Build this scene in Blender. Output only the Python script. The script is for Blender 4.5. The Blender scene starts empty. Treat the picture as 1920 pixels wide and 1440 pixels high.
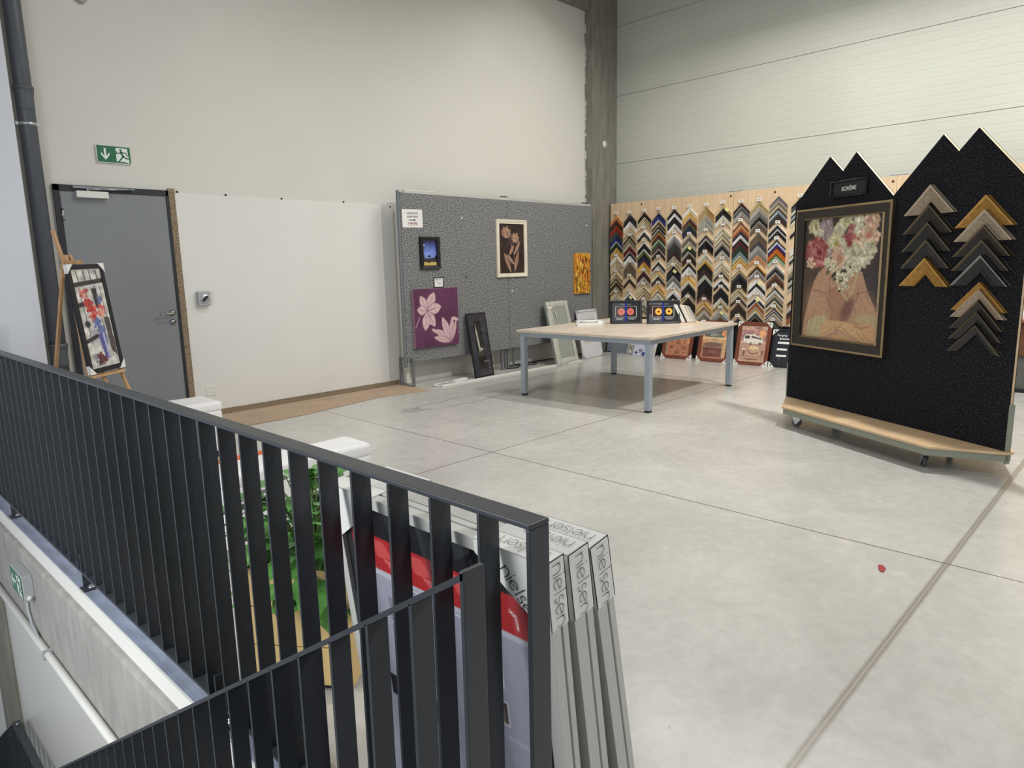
import bpy, math, random
import numpy as np
from mathutils import Vector, Matrix
random.seed(7); RNG = np.random.RandomState(11)
scene = bpy.context.scene
COL = scene.collection
PI = math.pi

# ---------------------------------------------------------------- materials
def lin(c):
    return tuple(((v/255.0)/12.92 if v/255.0 <= .04045 else ((v/255.0+.055)/1.055)**2.4) for v in c)
MATS = {}
def nmat(name):
    m = bpy.data.materials.new(name); m.use_nodes = True
    nt = m.node_tree; b = nt.nodes['Principled BSDF']
    return m, nt, b
def mat(name, rgb, rough=.5, metal=0, var=.06, vs=6, bump=0, bs=60, spec=.5, stretch=(1, 1, 1), coat=0):
    if name in MATS: return MATS[name]
    m, nt, b = nmat(name); N = nt.nodes; L = nt.links
    c = lin(rgb)
    b.inputs['Roughness'].default_value = rough; b.inputs['Metallic'].default_value = metal
    b.inputs['Specular IOR Level'].default_value = spec
    if coat: b.inputs['Coat Weight'].default_value = coat; b.inputs['Coat Roughness'].default_value = .08
    tc = N.new('ShaderNodeTexCoord'); mp = N.new('ShaderNodeMapping'); mp.inputs['Scale'].default_value = stretch
    L.new(tc.outputs['Object'], mp.inputs['Vector'])
    nz = N.new('ShaderNodeTexNoise'); nz.inputs['Scale'].default_value = vs; nz.inputs['Detail'].default_value = 5
    L.new(mp.outputs['Vector'], nz.inputs['Vector'])
    rp = N.new('ShaderNodeValToRGB'); e = rp.color_ramp.elements
    e[0].position = .3; e[1].position = .7
    e[0].color = tuple(x*(1-var*1.5) for x in c)+(1,); e[1].color = tuple(min(1, x*(1+var*1.5)) for x in c)+(1,)
    L.new(nz.outputs['Fac'], rp.inputs['Fac']); L.new(rp.outputs['Color'], b.inputs['Base Color'])
    if bump:
        n2 = N.new('ShaderNodeTexNoise'); n2.inputs['Scale'].default_value = bs; n2.inputs['Detail'].default_value = 3
        L.new(mp.outputs['Vector'], n2.inputs['Vector'])
        bp = N.new('ShaderNodeBump'); bp.inputs['Strength'].default_value = bump; bp.inputs['Distance'].default_value = .01
        L.new(n2.outputs['Fac'], bp.inputs['Height']); L.new(bp.outputs['Normal'], b.inputs['Normal'])
    MATS[name] = m; return m
def felt(name, dark, light, scale=170, lo=.38, hi=.64):
    m, nt, b = nmat(name); N = nt.nodes; L = nt.links
    tc = N.new('ShaderNodeTexCoord'); nz = N.new('ShaderNodeTexNoise'); nz.inputs['Scale'].default_value = scale
    nz.inputs['Detail'].default_value = 3; nz.inputs['Roughness'].default_value = .7
    L.new(tc.outputs['Object'], nz.inputs['Vector'])
    rp = N.new('ShaderNodeValToRGB'); e = rp.color_ramp.elements
    e[0].position = lo; e[1].position = hi; e[0].color = lin(dark)+(1,); e[1].color = lin(light)+(1,)
    L.new(nz.outputs['Fac'], rp.inputs['Fac'])
    L.new(rp.outputs['Color'], b.inputs['Base Color'])
    b.inputs['Roughness'].default_value = .95; b.inputs['Specular IOR Level'].default_value = .1
    bp = N.new('ShaderNodeBump'); bp.inputs['Strength'].default_value = .5; bp.inputs['Distance'].default_value = .006
    L.new(nz.outputs['Fac'], bp.inputs['Height']); L.new(bp.outputs['Normal'], b.inputs['Normal'])
    MATS[name] = m; return m
def wood(name, a, b_, axis='X', scale=3, rough=.45, ratio=14, planks=0):
    m, nt, b = nmat(name); N = nt.nodes; L = nt.links
    tc = N.new('ShaderNodeTexCoord'); mp = N.new('ShaderNodeMapping')
    s = {'X': (1, ratio, ratio), 'Y': (ratio, 1, ratio), 'Z': (ratio, ratio, 1)}[axis]
    mp.inputs['Scale'].default_value = s; L.new(tc.outputs['Object'], mp.inputs['Vector'])
    nz = N.new('ShaderNodeTexNoise'); nz.inputs['Scale'].default_value = scale; nz.inputs['Detail'].default_value = 6
    nz.inputs['Distortion'].default_value = .5
    L.new(mp.outputs['Vector'], nz.inputs['Vector'])
    rp = N.new('ShaderNodeValToRGB'); e = rp.color_ramp.elements
    e[0].position = .32; e[1].position = .68; e[0].color = lin(a)+(1,); e[1].color = lin(b_)+(1,)
    L.new(nz.outputs['Fac'], rp.inputs['Fac']); L.new(rp.outputs['Color'], b.inputs['Base Color'])
    b.inputs['Roughness'].default_value = rough
    MATS[name] = m; return m
def emis(name, rgb, s):
    m, nt, b = nmat(name); b.inputs['Base Color'].default_value = lin(rgb)+(1,)
    b.inputs['Emission Color'].default_value = lin(rgb)+(1,); b.inputs['Emission Strength'].default_value = s
    MATS[name] = m; return m
def art_mat(name, rough=.55, coat=0):
    m, nt, b = nmat(name); a = nt.nodes.new('ShaderNodeAttribute'); a.attribute_name = 'paint'
    nt.links.new(a.outputs['Color'], b.inputs['Base Color']); b.inputs['Roughness'].default_value = rough
    b.inputs['Specular IOR Level'].default_value = .35
    if coat: b.inputs['Coat Weight'].default_value = coat; b.inputs['Coat Roughness'].default_value = .03
    MATS[name] = m; return m

# ---------------------------------------------------------------- mesh builder
class MB:
    def __init__(s): s.v = []; s.f = []; s.m = []; s.sm = []
    def add(s, vs, fs, mi=0, smooth=False):
        o = len(s.v); s.v += [tuple(p) for p in vs]
        for f in fs: s.f.append(tuple(i+o for i in f)); s.m.append(mi); s.sm.append(smooth)
        return s
    def box(s, x0, y0, z0, x1, y1, z1, mi=0, M=None):
        if x0 > x1: x0, x1 = x1, x0
        if y0 > y1: y0, y1 = y1, y0
        if z0 > z1: z0, z1 = z1, z0
        vs = [(x, y, z) for z in (z0, z1) for y in (y0, y1) for x in (x0, x1)]
        if M is not None: vs = [tuple(M @ Vector(p)) for p in vs]
        return s.add(vs, [(0, 2, 3, 1), (4, 5, 7, 6), (0, 1, 5, 4), (2, 6, 7, 3), (0, 4, 6, 2), (1, 3, 7, 5)], mi)
    def prism(s, pts, axis, a, b, mi=0, mi_side=None):
        """polygon pts (2D) extruded along axis from a to b; x:(y,z) y:(x,z) z:(x,y)"""
        def P(p, t):
            return {'x': (t, p[0], p[1]), 'y': (p[0], t, p[1]), 'z': (p[0], p[1], t)}[axis]
        n = len(pts); A = sum(pts[i][0]*pts[(i+1) % n][1]-pts[(i+1) % n][0]*pts[i][1] for i in range(n))
        if (A < 0) != (axis == 'y'): pts = pts[::-1]
        if a > b: a, b = b, a
        vs = [P(p, a) for p in pts]+[P(p, b) for p in pts]
        s.add(vs, [tuple(range(n))[::-1], tuple(range(n, 2*n))], mi)
        o = len(s.v)-2*n
        ms = mi if mi_side is None else mi_side
        for i in range(n):
            j = (i+1) % n; s.f.append((o+i, o+j, o+n+j, o+n+i)); s.m.append(ms); s.sm.append(False)
        return s
    def tube(s, pts, r, seg=8, mi=0, closed=False):
        pts = [Vector(p) for p in pts]; n = len(pts)
        rr = r if hasattr(r, '__len__') else [r]*n
        rings = []; prev = None
        for i, p in enumerate(pts):
            if closed: t = pts[(i+1) % n]-pts[i-1]
            else: t = pts[min(i+1, n-1)]-pts[max(i-1, 0)]
            t.normalize()
            if prev is None:
                u = t.cross(Vector((0, 0, 1)));
                if u.length < .1: u = t.cross(Vector((0, 1, 0)))
            else: u = prev-t*prev.dot(t)
            u.normalize(); prev = u; w = t.cross(u)
            rings.append([p+(u*math.cos(2*PI*k/seg)+w*math.sin(2*PI*k/seg))*rr[i] for k in range(seg)])
        vs = [q for g in rings for q in g]; fs = []
        for i in range(n if closed else n-1):
            a = i*seg; b = ((i+1) % n)*seg
            for k in range(seg):
                k2 = (k+1) % seg; fs.append((a+k, a+k2, b+k2, b+k))
        if not closed: fs += [tuple(range(seg))[::-1], tuple((n-1)*seg+k for k in range(seg))]
        return s.add(vs, fs, mi, True)
    def lathe(s, prof, c=(0, 0, 0), seg=24, mi=0, axis='z', smooth=True):
        vs = []; c = Vector(c)
        for r, h in prof:
            for k in range(seg):
                a = 2*PI*k/seg; x, y = r*math.cos(a), r*math.sin(a)
                v = {'z': (x, y, h), 'x': (h, x, y), 'y': (y, h, x)}[axis]
                vs.append(c+Vector(v))
        fs = []; n = len(prof)
        for i in range(n-1):
            for k in range(seg):
                k2 = (k+1) % seg; fs.append((i*seg+k, i*seg+k2, (i+1)*seg+k2, (i+1)*seg+k))
        fs += [tuple(range(seg))[::-1], tuple((n-1)*seg+k for k in range(seg))]
        return s.add(vs, fs, mi, smooth)
    def build(s, name, mats, parent=None, bevel=0, M=None, seg=2, smooth=False, subd=0):
        me = bpy.data.meshes.new(name)
        me.from_pydata(s.v, [], s.f)
        if not isinstance(mats, (list, tuple)): mats = [mats]
        for mm in mats: me.materials.append(mm)
        for p, mi, sm in zip(me.polygons, s.m, s.sm):
            p.material_index = mi; p.use_smooth = sm or smooth
        me.update()
        o = bpy.data.objects.new(name, me); COL.objects.link(o)
        if parent is not None: o.parent = parent
        if M is not None: o.matrix_local = M
        if bevel:
            b = o.modifiers.new('Bevel', 'BEVEL'); b.width = bevel; b.segments = seg; b.limit_method = 'ANGLE'; b.angle_limit = math.radians(40)
        if subd:
            b = o.modifiers.new('Sub', 'SUBSURF'); b.levels = subd; b.render_levels = subd
        return o
def tag(o, label=None, cat=None, group=None, kind=None):
    if label: o['label'] = label
    if cat: o['category'] = cat
    if group: o['group'] = group
    if kind: o['kind'] = kind
    return o
def struct(o): o['kind'] = 'structure'; return o
def thing(name, label, cat, M=None, group=None):
    o = bpy.data.objects.new(name, None); COL.objects.link(o); o.empty_display_size = .1
    if M is not None: o.matrix_world = M
    return tag(o, label, cat, group)
def basis(org, ex, ey, ez):
    M = Matrix.Identity(4)
    for i, e in enumerate((ex, ey, ez)):
        e = Vector(e).normalized()
        for r in range(3): M[r][i] = e[r]
    for r in range(3): M[r][3] = org[r]
    return M
T = Matrix.Translation
def rotz(a): return Matrix.Rotation(a, 4, 'Z')
def text_obj(s, size, mats, name='lettering', parent=None, M=None, ext=.0006, align='CENTER', sx=1, offset=0):
    cu = bpy.data.curves.new('tmp', 'FONT'); cu.body = s; cu.size = size; cu.extrude = ext
    cu.align_x = align; cu.align_y = 'CENTER'; cu.offset = offset
    o = bpy.data.objects.new('tmp', cu); COL.objects.link(o)
    bpy.context.view_layer.update()
    dg = bpy.context.evaluated_depsgraph_get()
    me = bpy.data.meshes.new_from_object(o.evaluated_get(dg)); bpy.data.objects.remove(o)
    me.transform(Matrix.Diagonal((sx, 1, 1, 1))); me.materials.clear(); me.materials.append(mats)
    t = bpy.data.objects.new(name, me); COL.objects.link(t)
    if parent is not None: t.parent = parent
    if M is not None: t.matrix_local = M
    return t
# flat ribbon lettering drawn with thin strokes in a local x(right) y(up) plane, z out
def arc(cx, cy, r, a0, a1, n=14):
    return [(cx+r*math.cos(math.radians(a0+(a1-a0)*i/n)), cy+r*math.sin(math.radians(a0+(a1-a0)*i/n))) for i in range(n+1)]
GL = {
 'n': (1.0, [[(.08, 0), (.08, 1)], [(.08, .45)]+arc(.48, .55, .40, 180, 0)+[(.88, 0)]]),
 'i': (.35, [[(.16, 0), (.16, .95)], [(.16, 1.25), (.16, 1.38)]]),
 'e': (1.12, [[(.06, .42)]+[(.97, .62)]+arc(.52, .5, .46, 15, 325, 22)]),
 'l': (.35, [[(.16, 0), (.16, 1.55)]]),
 's': (.82, [arc(.42, .74, .26, 40, 250, 10)+arc(.38, .24, .26, 80, -150, 12)]),
}
def strokes(word, h, wd, parent, M, material, name='lettering', z=.0012):
    mb = MB(); x = 0
    for ch in word:
        adv, ls = GL[ch]
        for pl in ls:
            p = [Vector(((x+a)*h, b*h)) for a, b in pl]
            for i in range(len(p)-1):
                d = (p[i+1]-p[i]); n = Vector((-d.y, d.x)).normalized()*wd/2; e = d.normalized()*wd*.2
                a, b = p[i]-e, p[i+1]+e
                mb.add([(a.x+n.x, a.y+n.y, z), (a.x-n.x, a.y-n.y, z), (b.x-n.x, b.y-n.y, z), (b.x+n.x, b.y+n.y, z)], [(0, 1, 2, 3)])
        x += adv
    return mb.build(name, material, parent, M=M)

# ---------------------------------------------------------------- painted pictures
class Paint:
    def __init__(s, w, h, bg, asp):
        s.w, s.h, s.asp = w, h, asp            # asp = width/height
        s.a = np.zeros((h, w, 3))+np.array(bg)/255.
        s.U, s.V = np.meshgrid((np.arange(w)+.5)/w, (np.arange(h)+.5)/h)
        s.px = 1.0/h
    def put(s, mask, col, al=1):
        m = (np.clip(mask, 0, 1)*al)[..., None]; s.a = s.a*(1-m)+np.array(col)/255.*m
    def ell(s, cx, cy, rx, ry, col, ang=0, soft=None, al=1):
        dx = (s.U-cx)*s.asp; dy = s.V-cy; c, q = math.cos(math.radians(ang)), math.sin(math.radians(ang))
        x = (dx*c+dy*q)/rx; y = (-dx*q+dy*c)/ry; r = np.sqrt(x*x+y*y)
        so = soft or s.px/min(rx, ry)*1.2
        s.put((1-r)/so+.5, col, al)
    def rect(s, u0, v0, u1, v1, col, al=1): s.put(((s.U >= u0) & (s.U <= u1) & (s.V >= v0) & (s.V <= v1)).astype(float), col, al)
    def poly(s, pts, col, al=1):
        ins = np.zeros(s.U.shape, bool); n = len(pts)
        for i in range(n):
            x1, y1 = pts[i]; x2, y2 = pts[(i+1) % n]
            if y1 == y2: continue
            c = ((y1 > s.V) != (y2 > s.V)) & (s.U < (x2-x1)*(s.V-y1)/(y2-y1)+x1); ins ^= c
        s.put(ins.astype(float), col, al)
    def line(s, pts, wd, col, al=1, taper=False):
        best = np.zeros(s.U.shape); n = len(pts)-1
        for i in range(n):
            x1, y1 = pts[i][0]*s.asp, pts[i][1]; x2, y2 = pts[i+1][0]*s.asp, pts[i+1][1]
            dx, dy = x2-x1, y2-y1; L = dx*dx+dy*dy+1e-9
            t = np.clip(((s.U*s.asp-x1)*dx+(s.V-y1)*dy)/L, 0, 1)
            d = np.hypot(s.U*s.asp-x1-t*dx, s.V-y1-t*dy)
            w = wd*(1-.7*(i+t)/n) if taper else wd
            best = np.maximum(best, np.clip((w/2-d)/s.px+.5, 0, 1))
        s.put(best, col, al)
    def noise(s, amp, n, col=None, thr=None, al=1):
        k = max(2, int(n*s.asp)); g = RNG.rand(n+1, k+1)
        yy = s.V*(n-1e-6); xx = s.U*(k-1e-6); i = yy.astype(int); j = xx.astype(int); fy = yy-i; fx = xx-j
        fy = fy*fy*(3-2*fy); fx = fx*fx*(3-2*fx)
        v = (g[i, j]*(1-fy)*(1-fx)+g[i+1, j]*fy*(1-fx)+g[i, j+1]*(1-fy)*fx+g[i+1, j+1]*fy*fx)
        if col is None: s.a = np.clip(s.a*(1+amp*(v[..., None]-.5)*2), 0, 1)
        else: s.put((v-thr)*8, col, al)
    def petal(s, cx, cy, L, W, ang, col, edge=None):
        """pointed petal from (cx,cy) heading ang degrees (0=right, 90=up)"""
        c, q = math.cos(math.radians(ang)), -math.sin(math.radians(ang)); pts = []
        prof = [(0, .05), (.2, .55), (.45, 1), (.7, .85), (.88, .45), (1, 0)]
        for t, w in prof: pts.append((t*L, w*W/2))
        for t, w in prof[::-1]: pts.append((t*L, -w*W/2))
        P = [(cx+(x*c-y*q)/s.asp, cy+(x*q+y*c)) for x, y in pts]
        s.poly(P, col)
        if edge: s.line(P+[P[0]], s.px*1.3, edge, .7); s.line([(cx, cy), (cx+.8*L*c/s.asp, cy+.8*L*q)], s.px*1.2, edge, .6)
    def flower(s, cx, cy, r, cols, n=26):
        for k in range(n):
            a = random.random()*360; d = r*(1-.9*k/n)*.75
            c = random.choice(cols); j = random.uniform(.78, 1.12); c = tuple(min(255, v*j) for v in c)
            s.ell(cx+d*math.cos(math.radians(a))/s.asp, cy+d*math.sin(math.radians(a)), r*.34, r*.2, c, a+random.uniform(-30, 30), soft=.5)
    def mesh(s, name, x0, z0, x1, z1, y, material, parent, M=None, flip=False):
        """vertical picture surface in the local xz plane at y, facing -y"""
        h, w = s.h, s.w
        X = np.linspace(x0, x1, w); Z = np.linspace(z1, z0, h)
        co = np.zeros((h, w, 3)); co[..., 0] = X[None, :]; co[..., 1] = y; co[..., 2] = Z[:, None]
        idx = np.arange(h*w).reshape(h, w)
        f = np.stack([idx[1:, :-1], idx[1:, 1:], idx[:-1, 1:], idx[:-1, :-1]], -1).reshape(-1, 4)
        me = bpy.data.meshes.new(name)
        me.from_pydata(co.reshape(-1, 3).tolist(), [], f.tolist())
        ca = me.color_attributes.new('paint', 'FLOAT_COLOR', 'POINT')
        c = np.clip(s.a, 0, 1); c = np.where(c <= .04045, c/12.92, ((c+.055)/1.055)**2.4)
        rgba = np.ones((h*w, 4), np.float32); rgba[:, :3] = c.reshape(-1, 3)
        ca.data.foreach_set('color', rgba.ravel())
        me.materials.append(material)
        o = bpy.data.objects.new(name, me); COL.objects.link(o)
        if parent is not None: o.parent = parent
        if M is not None: o.matrix_local = M
        return o
def frame_bars(mb, w, h, bw, d, y0=0, mi=0, lip=0, mi_lip=0, z0=0, x0=None):
    """mitred picture frame, outer w x h, bar width bw, front at y0-d, back at y0; front slopes inward by lip"""
    x0 = -w/2 if x0 is None else x0; x1 = x0+w; z1 = z0+h
    O = [(x0, z0), (x1, z0), (x1, z1), (x0, z1)]; I = [(x0+bw, z0+bw), (x1-bw, z0+bw), (x1-bw, z1-bw), (x0+bw, z1-bw)]
    k = .82; J = [tuple(a*k+b*(1-k) for a, b in zip(p, q)) for p, q in zip(O, I)]  # outer edge of the bead
    k2 = .12; K = [tuple(a*k2+b*(1-k2) for a, b in zip(p, q)) for p, q in zip(O, I)]
    rows = [(O, y0), (O, y0-d*.9), (J, y0-d), (K, y0-d+lip), (I, y0-d+lip*.6), (I, y0-d*.15)]
    mts = [mi, mi_lip, mi, mi_lip, mi]
    for r in range(len(rows)-1):
        (A, ya), (B, yb) = rows[r], rows[r+1]
        for i in range(4):
            j = (i+1) % 4
            mb.add([(A[i][0], ya, A[i][1]), (A[j][0], ya, A[j][1]), (B[j][0], yb, B[j][1]), (B[i][0], yb, B[i][1])], [(0, 1, 2, 3)], mts[r])
    mb.box(x0+bw*.5, y0-.004, z0+bw*.5, x1-bw*.5, y0, z1-bw*.5, mi)
    return mb
# ---------------------------------------------------------------- palette
cream = mat('cream_plaster', (214, 211, 202), .7, var=.015, vs=1.2, bump=.12, bs=220)
white_wall = mat('white_paint', (222, 220, 214), .6, var=.012, vs=2, bump=.06, bs=200)
blue_wall = mat('pale_plaster', (214, 217, 224), .7, var=.015, vs=1.5, bump=.1, bs=200)
gloss_wall = mat('cream_gloss_paint', (214, 213, 205), .28, var=.01, vs=1.5)
grey_pc = mat('anthracite_coating', (50, 54, 60), .36, var=.04, vs=30, bump=.1, bs=900)
grey_pc2 = mat('anthracite_pipe_plastic', (84, 88, 95), .45, var=.03, vs=10)
door_grey = mat('door_grey_coating', (128, 131, 134), .5, var=.02, vs=3, bump=.08, bs=600)
door_dark = mat('door_frame_coating', (38, 40, 46), .45, var=.03)
steel = mat('brushed_steel', (170, 172, 170), .3, 1, var=.05, vs=20)
zinc = mat('zinc_metal', (196, 200, 202), .35, .9, var=.08, vs=30)
galv = mat('ledge_steel', (134, 144, 164), .5, .1, var=.14, vs=7, bump=.1, bs=80, stretch=(3, 1, 1))
table_grey = mat('table_leg_coating', (158, 167, 176), .42, .15, var=.02)
board_grey_metal = mat('board_edge_metal', (118, 122, 126), .4, .3, var=.03)
alu = mat('aluminium_profile', (205, 206, 204), .35, .6, var=.03)
silverframe = mat('silver_grey_profile', (198, 198, 192), .4, .05, var=.03, vs=40, stretch=(8, 8, 1))
black = mat('black_coating', (22, 22, 25), .4, var=.05)
black_matte = mat('black_plastic', (26, 27, 31), .55, var=.06)
rubber = mat('grey_rubber', (88, 88, 92), .7, var=.05)
card_white = mat('white_card', (232, 231, 227), .6, var=.015, vs=8)
paper = mat('white_paper', (228, 226, 222), .7, var=.01)
ink = mat('black_ink', (22, 22, 22), .6, var=.01)
ink_grey = mat('grey_ink', (110, 108, 106), .6, var=.01)
ink_red = mat('red_ink', (150, 50, 48), .6, var=.01)
white_cloth = mat('white_cover_fabric', (232, 230, 228), .75, var=.02, bump=.15, bs=60)
green_sign = mat('sign_green', (34, 105, 66), .4, var=.01)
sign_white = mat('sign_white', (226, 232, 226), .4, var=.01)
plastic_grey = mat('switch_grey_plastic', (168, 170, 172), .45, var=.02)
plastic_white = mat('white_plastic', (222, 221, 214), .45, var=.01)
cardboard = mat('brown_cardboard', (176, 152, 128), .8, var=.05, vs=4, bump=.1, bs=60)
concrete = mat('raw_concrete', (126, 122, 112), .8, var=.14, vs=5, bump=.3, bs=30, stretch=(2.5, 2.5, .5))
concrete2 = mat('beam_concrete', (158, 156, 150), .75, var=.1, vs=6, bump=.25, bs=40, stretch=(2, 2, .6))
stair_con = mat('stair_concrete', (150, 148, 144), .75, var=.08, vs=5, bump=.2, bs=50)
osb = mat('chipboard_edge', (140, 122, 98), .85, var=.45, vs=90, bump=.6, bs=120)
ply = wood('plywood_face', (200, 172, 136), (216, 190, 156), 'Z', 2.2, .55, 9)
ply_edge = mat('plywood_edge', (222, 196, 156), .6, var=.08, vs=60, stretch=(1, 1, 8))
birch = wood('birch_board', (206, 174, 134), (222, 192, 154), 'Y', 1.6, .5, 5)
table_wood = wood('table_acacia_laminate', (196, 180, 160), (218, 204, 188), 'X', 1.6, .32, 12)
pine = wood('planter_pine', (196, 166, 108), (212, 184, 128), 'Z', 2, .6, 7)
easel_wood = wood('easel_wood', (176, 136, 96), (206, 168, 124), 'Z', 3, .55, 9)
green_grey = mat('stand_frame_coating', (142, 146, 132), .5, .1, var=.02)
felt_grey = felt('grey_felt', (68, 70, 72), (172, 172, 170), 85, .44, .60)
felt_black = felt('black_felt', (24, 24, 27), (76, 76, 82), 110, .50, .68)
rust_frame = wood('rust_brown_frame', (104, 52, 36), (126, 66, 46), 'Z', 3, .45, 6)
dark_frame = mat('dark_bronze_frame', (44, 37, 31), .42, var=.12, vs=30)
gilt = mat('worn_gold_edge', (150, 128, 92), .4, .4, var=.3, vs=120)
art = art_mat('painted_canvas', .6)
art_glass = art_mat('glazed_print', .4, .6)
bubble = mat('bubble_wrap', (190, 190, 178), .25, var=.12, vs=70, bump=.8, bs=130)
mirror_green = mat('wrapped_panel', (152, 158, 148), .22, var=.04, vs=14, bump=.35, bs=60, stretch=(.3, 1, 3))
redtape = mat('red_tape', (150, 28, 36), .5)
orange = mat('orange_card', (206, 92, 44), .6)
yellow_note = mat('yellow_note', (226, 220, 150), .7)
leafm = mat('leaf_green', (84, 134, 66), .35, var=.38, vs=16, bump=.2, bs=40)
stem_m = mat('stem_green', (84, 108, 52), .6)
soil = mat('soil', (52, 40, 32), .95, var=.3, vs=50)

# floor: polished concrete with saw-cut joints, cloudy tone, rings of dried water
def floor_material():
    m, nt, b = nmat('polished_concrete'); N = nt.nodes; L = nt.links
    tc = N.new('ShaderNodeTexCoord'); sep = N.new('ShaderNodeSeparateXYZ'); L.new(tc.outputs['Object'], sep.inputs[0])
    def noise(sc, det=6, rough=.6, dist=0, vec=None):
        n = N.new('ShaderNodeTexNoise'); n.inputs['Scale'].default_value = sc; n.inputs['Detail'].default_value = det
        n.inputs['Roughness'].default_value = rough; n.inputs['Distortion'].default_value = dist
        L.new(vec or tc.outputs['Object'], n.inputs['Vector']); return n.outputs['Fac']
    def M(op, a, b_=None, clamp=False):
        n = N.new('ShaderNodeMath'); n.operation = op; n.use_clamp = clamp
        for i, x in enumerate((a, b_)):
            if x is None: continue
            if isinstance(x, (int, float)): n.inputs[i].default_value = x
            else: L.new(x, n.inputs[i])
        return n.outputs[0]
    def ramp(f, p0, c0, p1, c1):
        r = N.new('ShaderNodeValToRGB'); e = r.color_ramp.elements; e[0].position = p0; e[1].position = p1
        e[0].color = lin(c0)+(1,); e[1].color = lin(c1)+(1,); L.new(f, r.inputs['Fac']); return r.outputs['Color']
    def mix(fac, a, c, mode='MIX'):
        x = N.new('ShaderNodeMix'); x.data_type = 'RGBA'; x.blend_type = mode
        if isinstance(fac, (int, float)): x.inputs[0].default_value = fac
        else: L.new(fac, x.inputs[0])
        for i, v in ((6, a), (7, c)):
            if isinstance(v, tuple): x.inputs[i].default_value = v
            else: L.new(v, x.inputs[i])
        return x.outputs[2]
    base = ramp(noise(.9, 8, .62, .6), .3, (190, 187, 180), .7, (208, 205, 198))
    fine = ramp(noise(14, 6, .7, .4),   .3, (215, 215, 215), .7, (255, 255, 255))
    col = mix(.5, base, fine, 'MULTIPLY')
    cloud = M('MULTIPLY', M('SUBTRACT', noise(2.3, 4, .55, 1.0), .52), 5, True)
    col = mix(M('MULTIPLY', cloud, .45), col, lin((176, 174, 166))+(1,))
    # joints
    wob = M('MULTIPLY', M('SUBTRACT', noise(3, 3), .5), .006)
    def joint(out, at, hw):
        d = M('ABSOLUTE', M('ADD', M('SUBTRACT', out, at), wob))
        return M('SUBTRACT', 1.0, M('DIVIDE', d, hw), True)
    j = joint(sep.outputs[0], 3.69, .007)
    for jj in (joint(sep.outputs[1], 3.83, .007), joint(sep.outputs[0], 8.0, .006)): j = M('MAXIMUM', j, jj)
    jw = joint(sep.outputs[1], .677, .022)
    inner = joint(sep.outputs[1], .677, .008)
    col = mix(M('MULTIPLY', jw, 1.2, True), col, lin((128, 120, 108))+(1,))
    col = mix(M('MULTIPLY', inner, 1.5, True), col, lin((168, 160, 148))+(1,))
    col = mix(M('MULTIPLY', j, 1.6, True), col, lin((104, 98, 90))+(1,))
    # dried ring near the table
    def ring(cx, cy, rx, ry, w, ns):
        x = M('DIVIDE', M('SUBTRACT', sep.outputs[0], cx), rx); y = M('DIVIDE', M('SUBTRACT', sep.outputs[1], cy), ry)
        r = M('SQRT', M('ADD', M('MULTIPLY', x, x), M('MULTIPLY', y, y)))
        r = M('ADD', r, M('MULTIPLY', M('SUBTRACT', noise(ns, 3), .5), 1.0))
        return M('SUBTRACT', 1.0, M('DIVIDE', M('ABSOLUTE', M('SUBTRACT', r, 1.0)), w), True)
    rr = ring(5.0, 5.62, .75, .16, .16, 3.0)
    col = mix(M('MULTIPLY', rr, .5), col, lin((120, 108, 92))+(1,))
    # small dark scuffs
    vo = N.new('ShaderNodeTexVoronoi'); vo.inputs['Scale'].default_value = 1.1; L.new(tc.outputs['Object'], vo.inputs['Vector'])
    sc = M('MULTIPLY', M('LESS_THAN', M('ADD', vo.outputs['Distance'], M('MULTIPLY', noise(40), .08)), .050), .4)
    col = mix(sc, col, lin((84, 80, 76))+(1,))
    L.new(col, b.inputs['Base Color'])
    rg = N.new('ShaderNodeMapRange'); rg.inputs['To Min'].default_value = .14; rg.inputs['To Max'].default_value = .34
    L.new(noise(3.5, 5), rg.inputs['Value']); L.new(rg.outputs[0], b.inputs['Roughness'])
    bp = N.new('ShaderNodeBump'); bp.inputs['Strength'].default_value = .06; bp.inputs['Distance'].default_value = .01
    L.new(noise(25, 4), bp.inputs['Height']); L.new(bp.outputs['Normal'], b.inputs['Normal'])
    return m
floor_m = floor_material()

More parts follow.
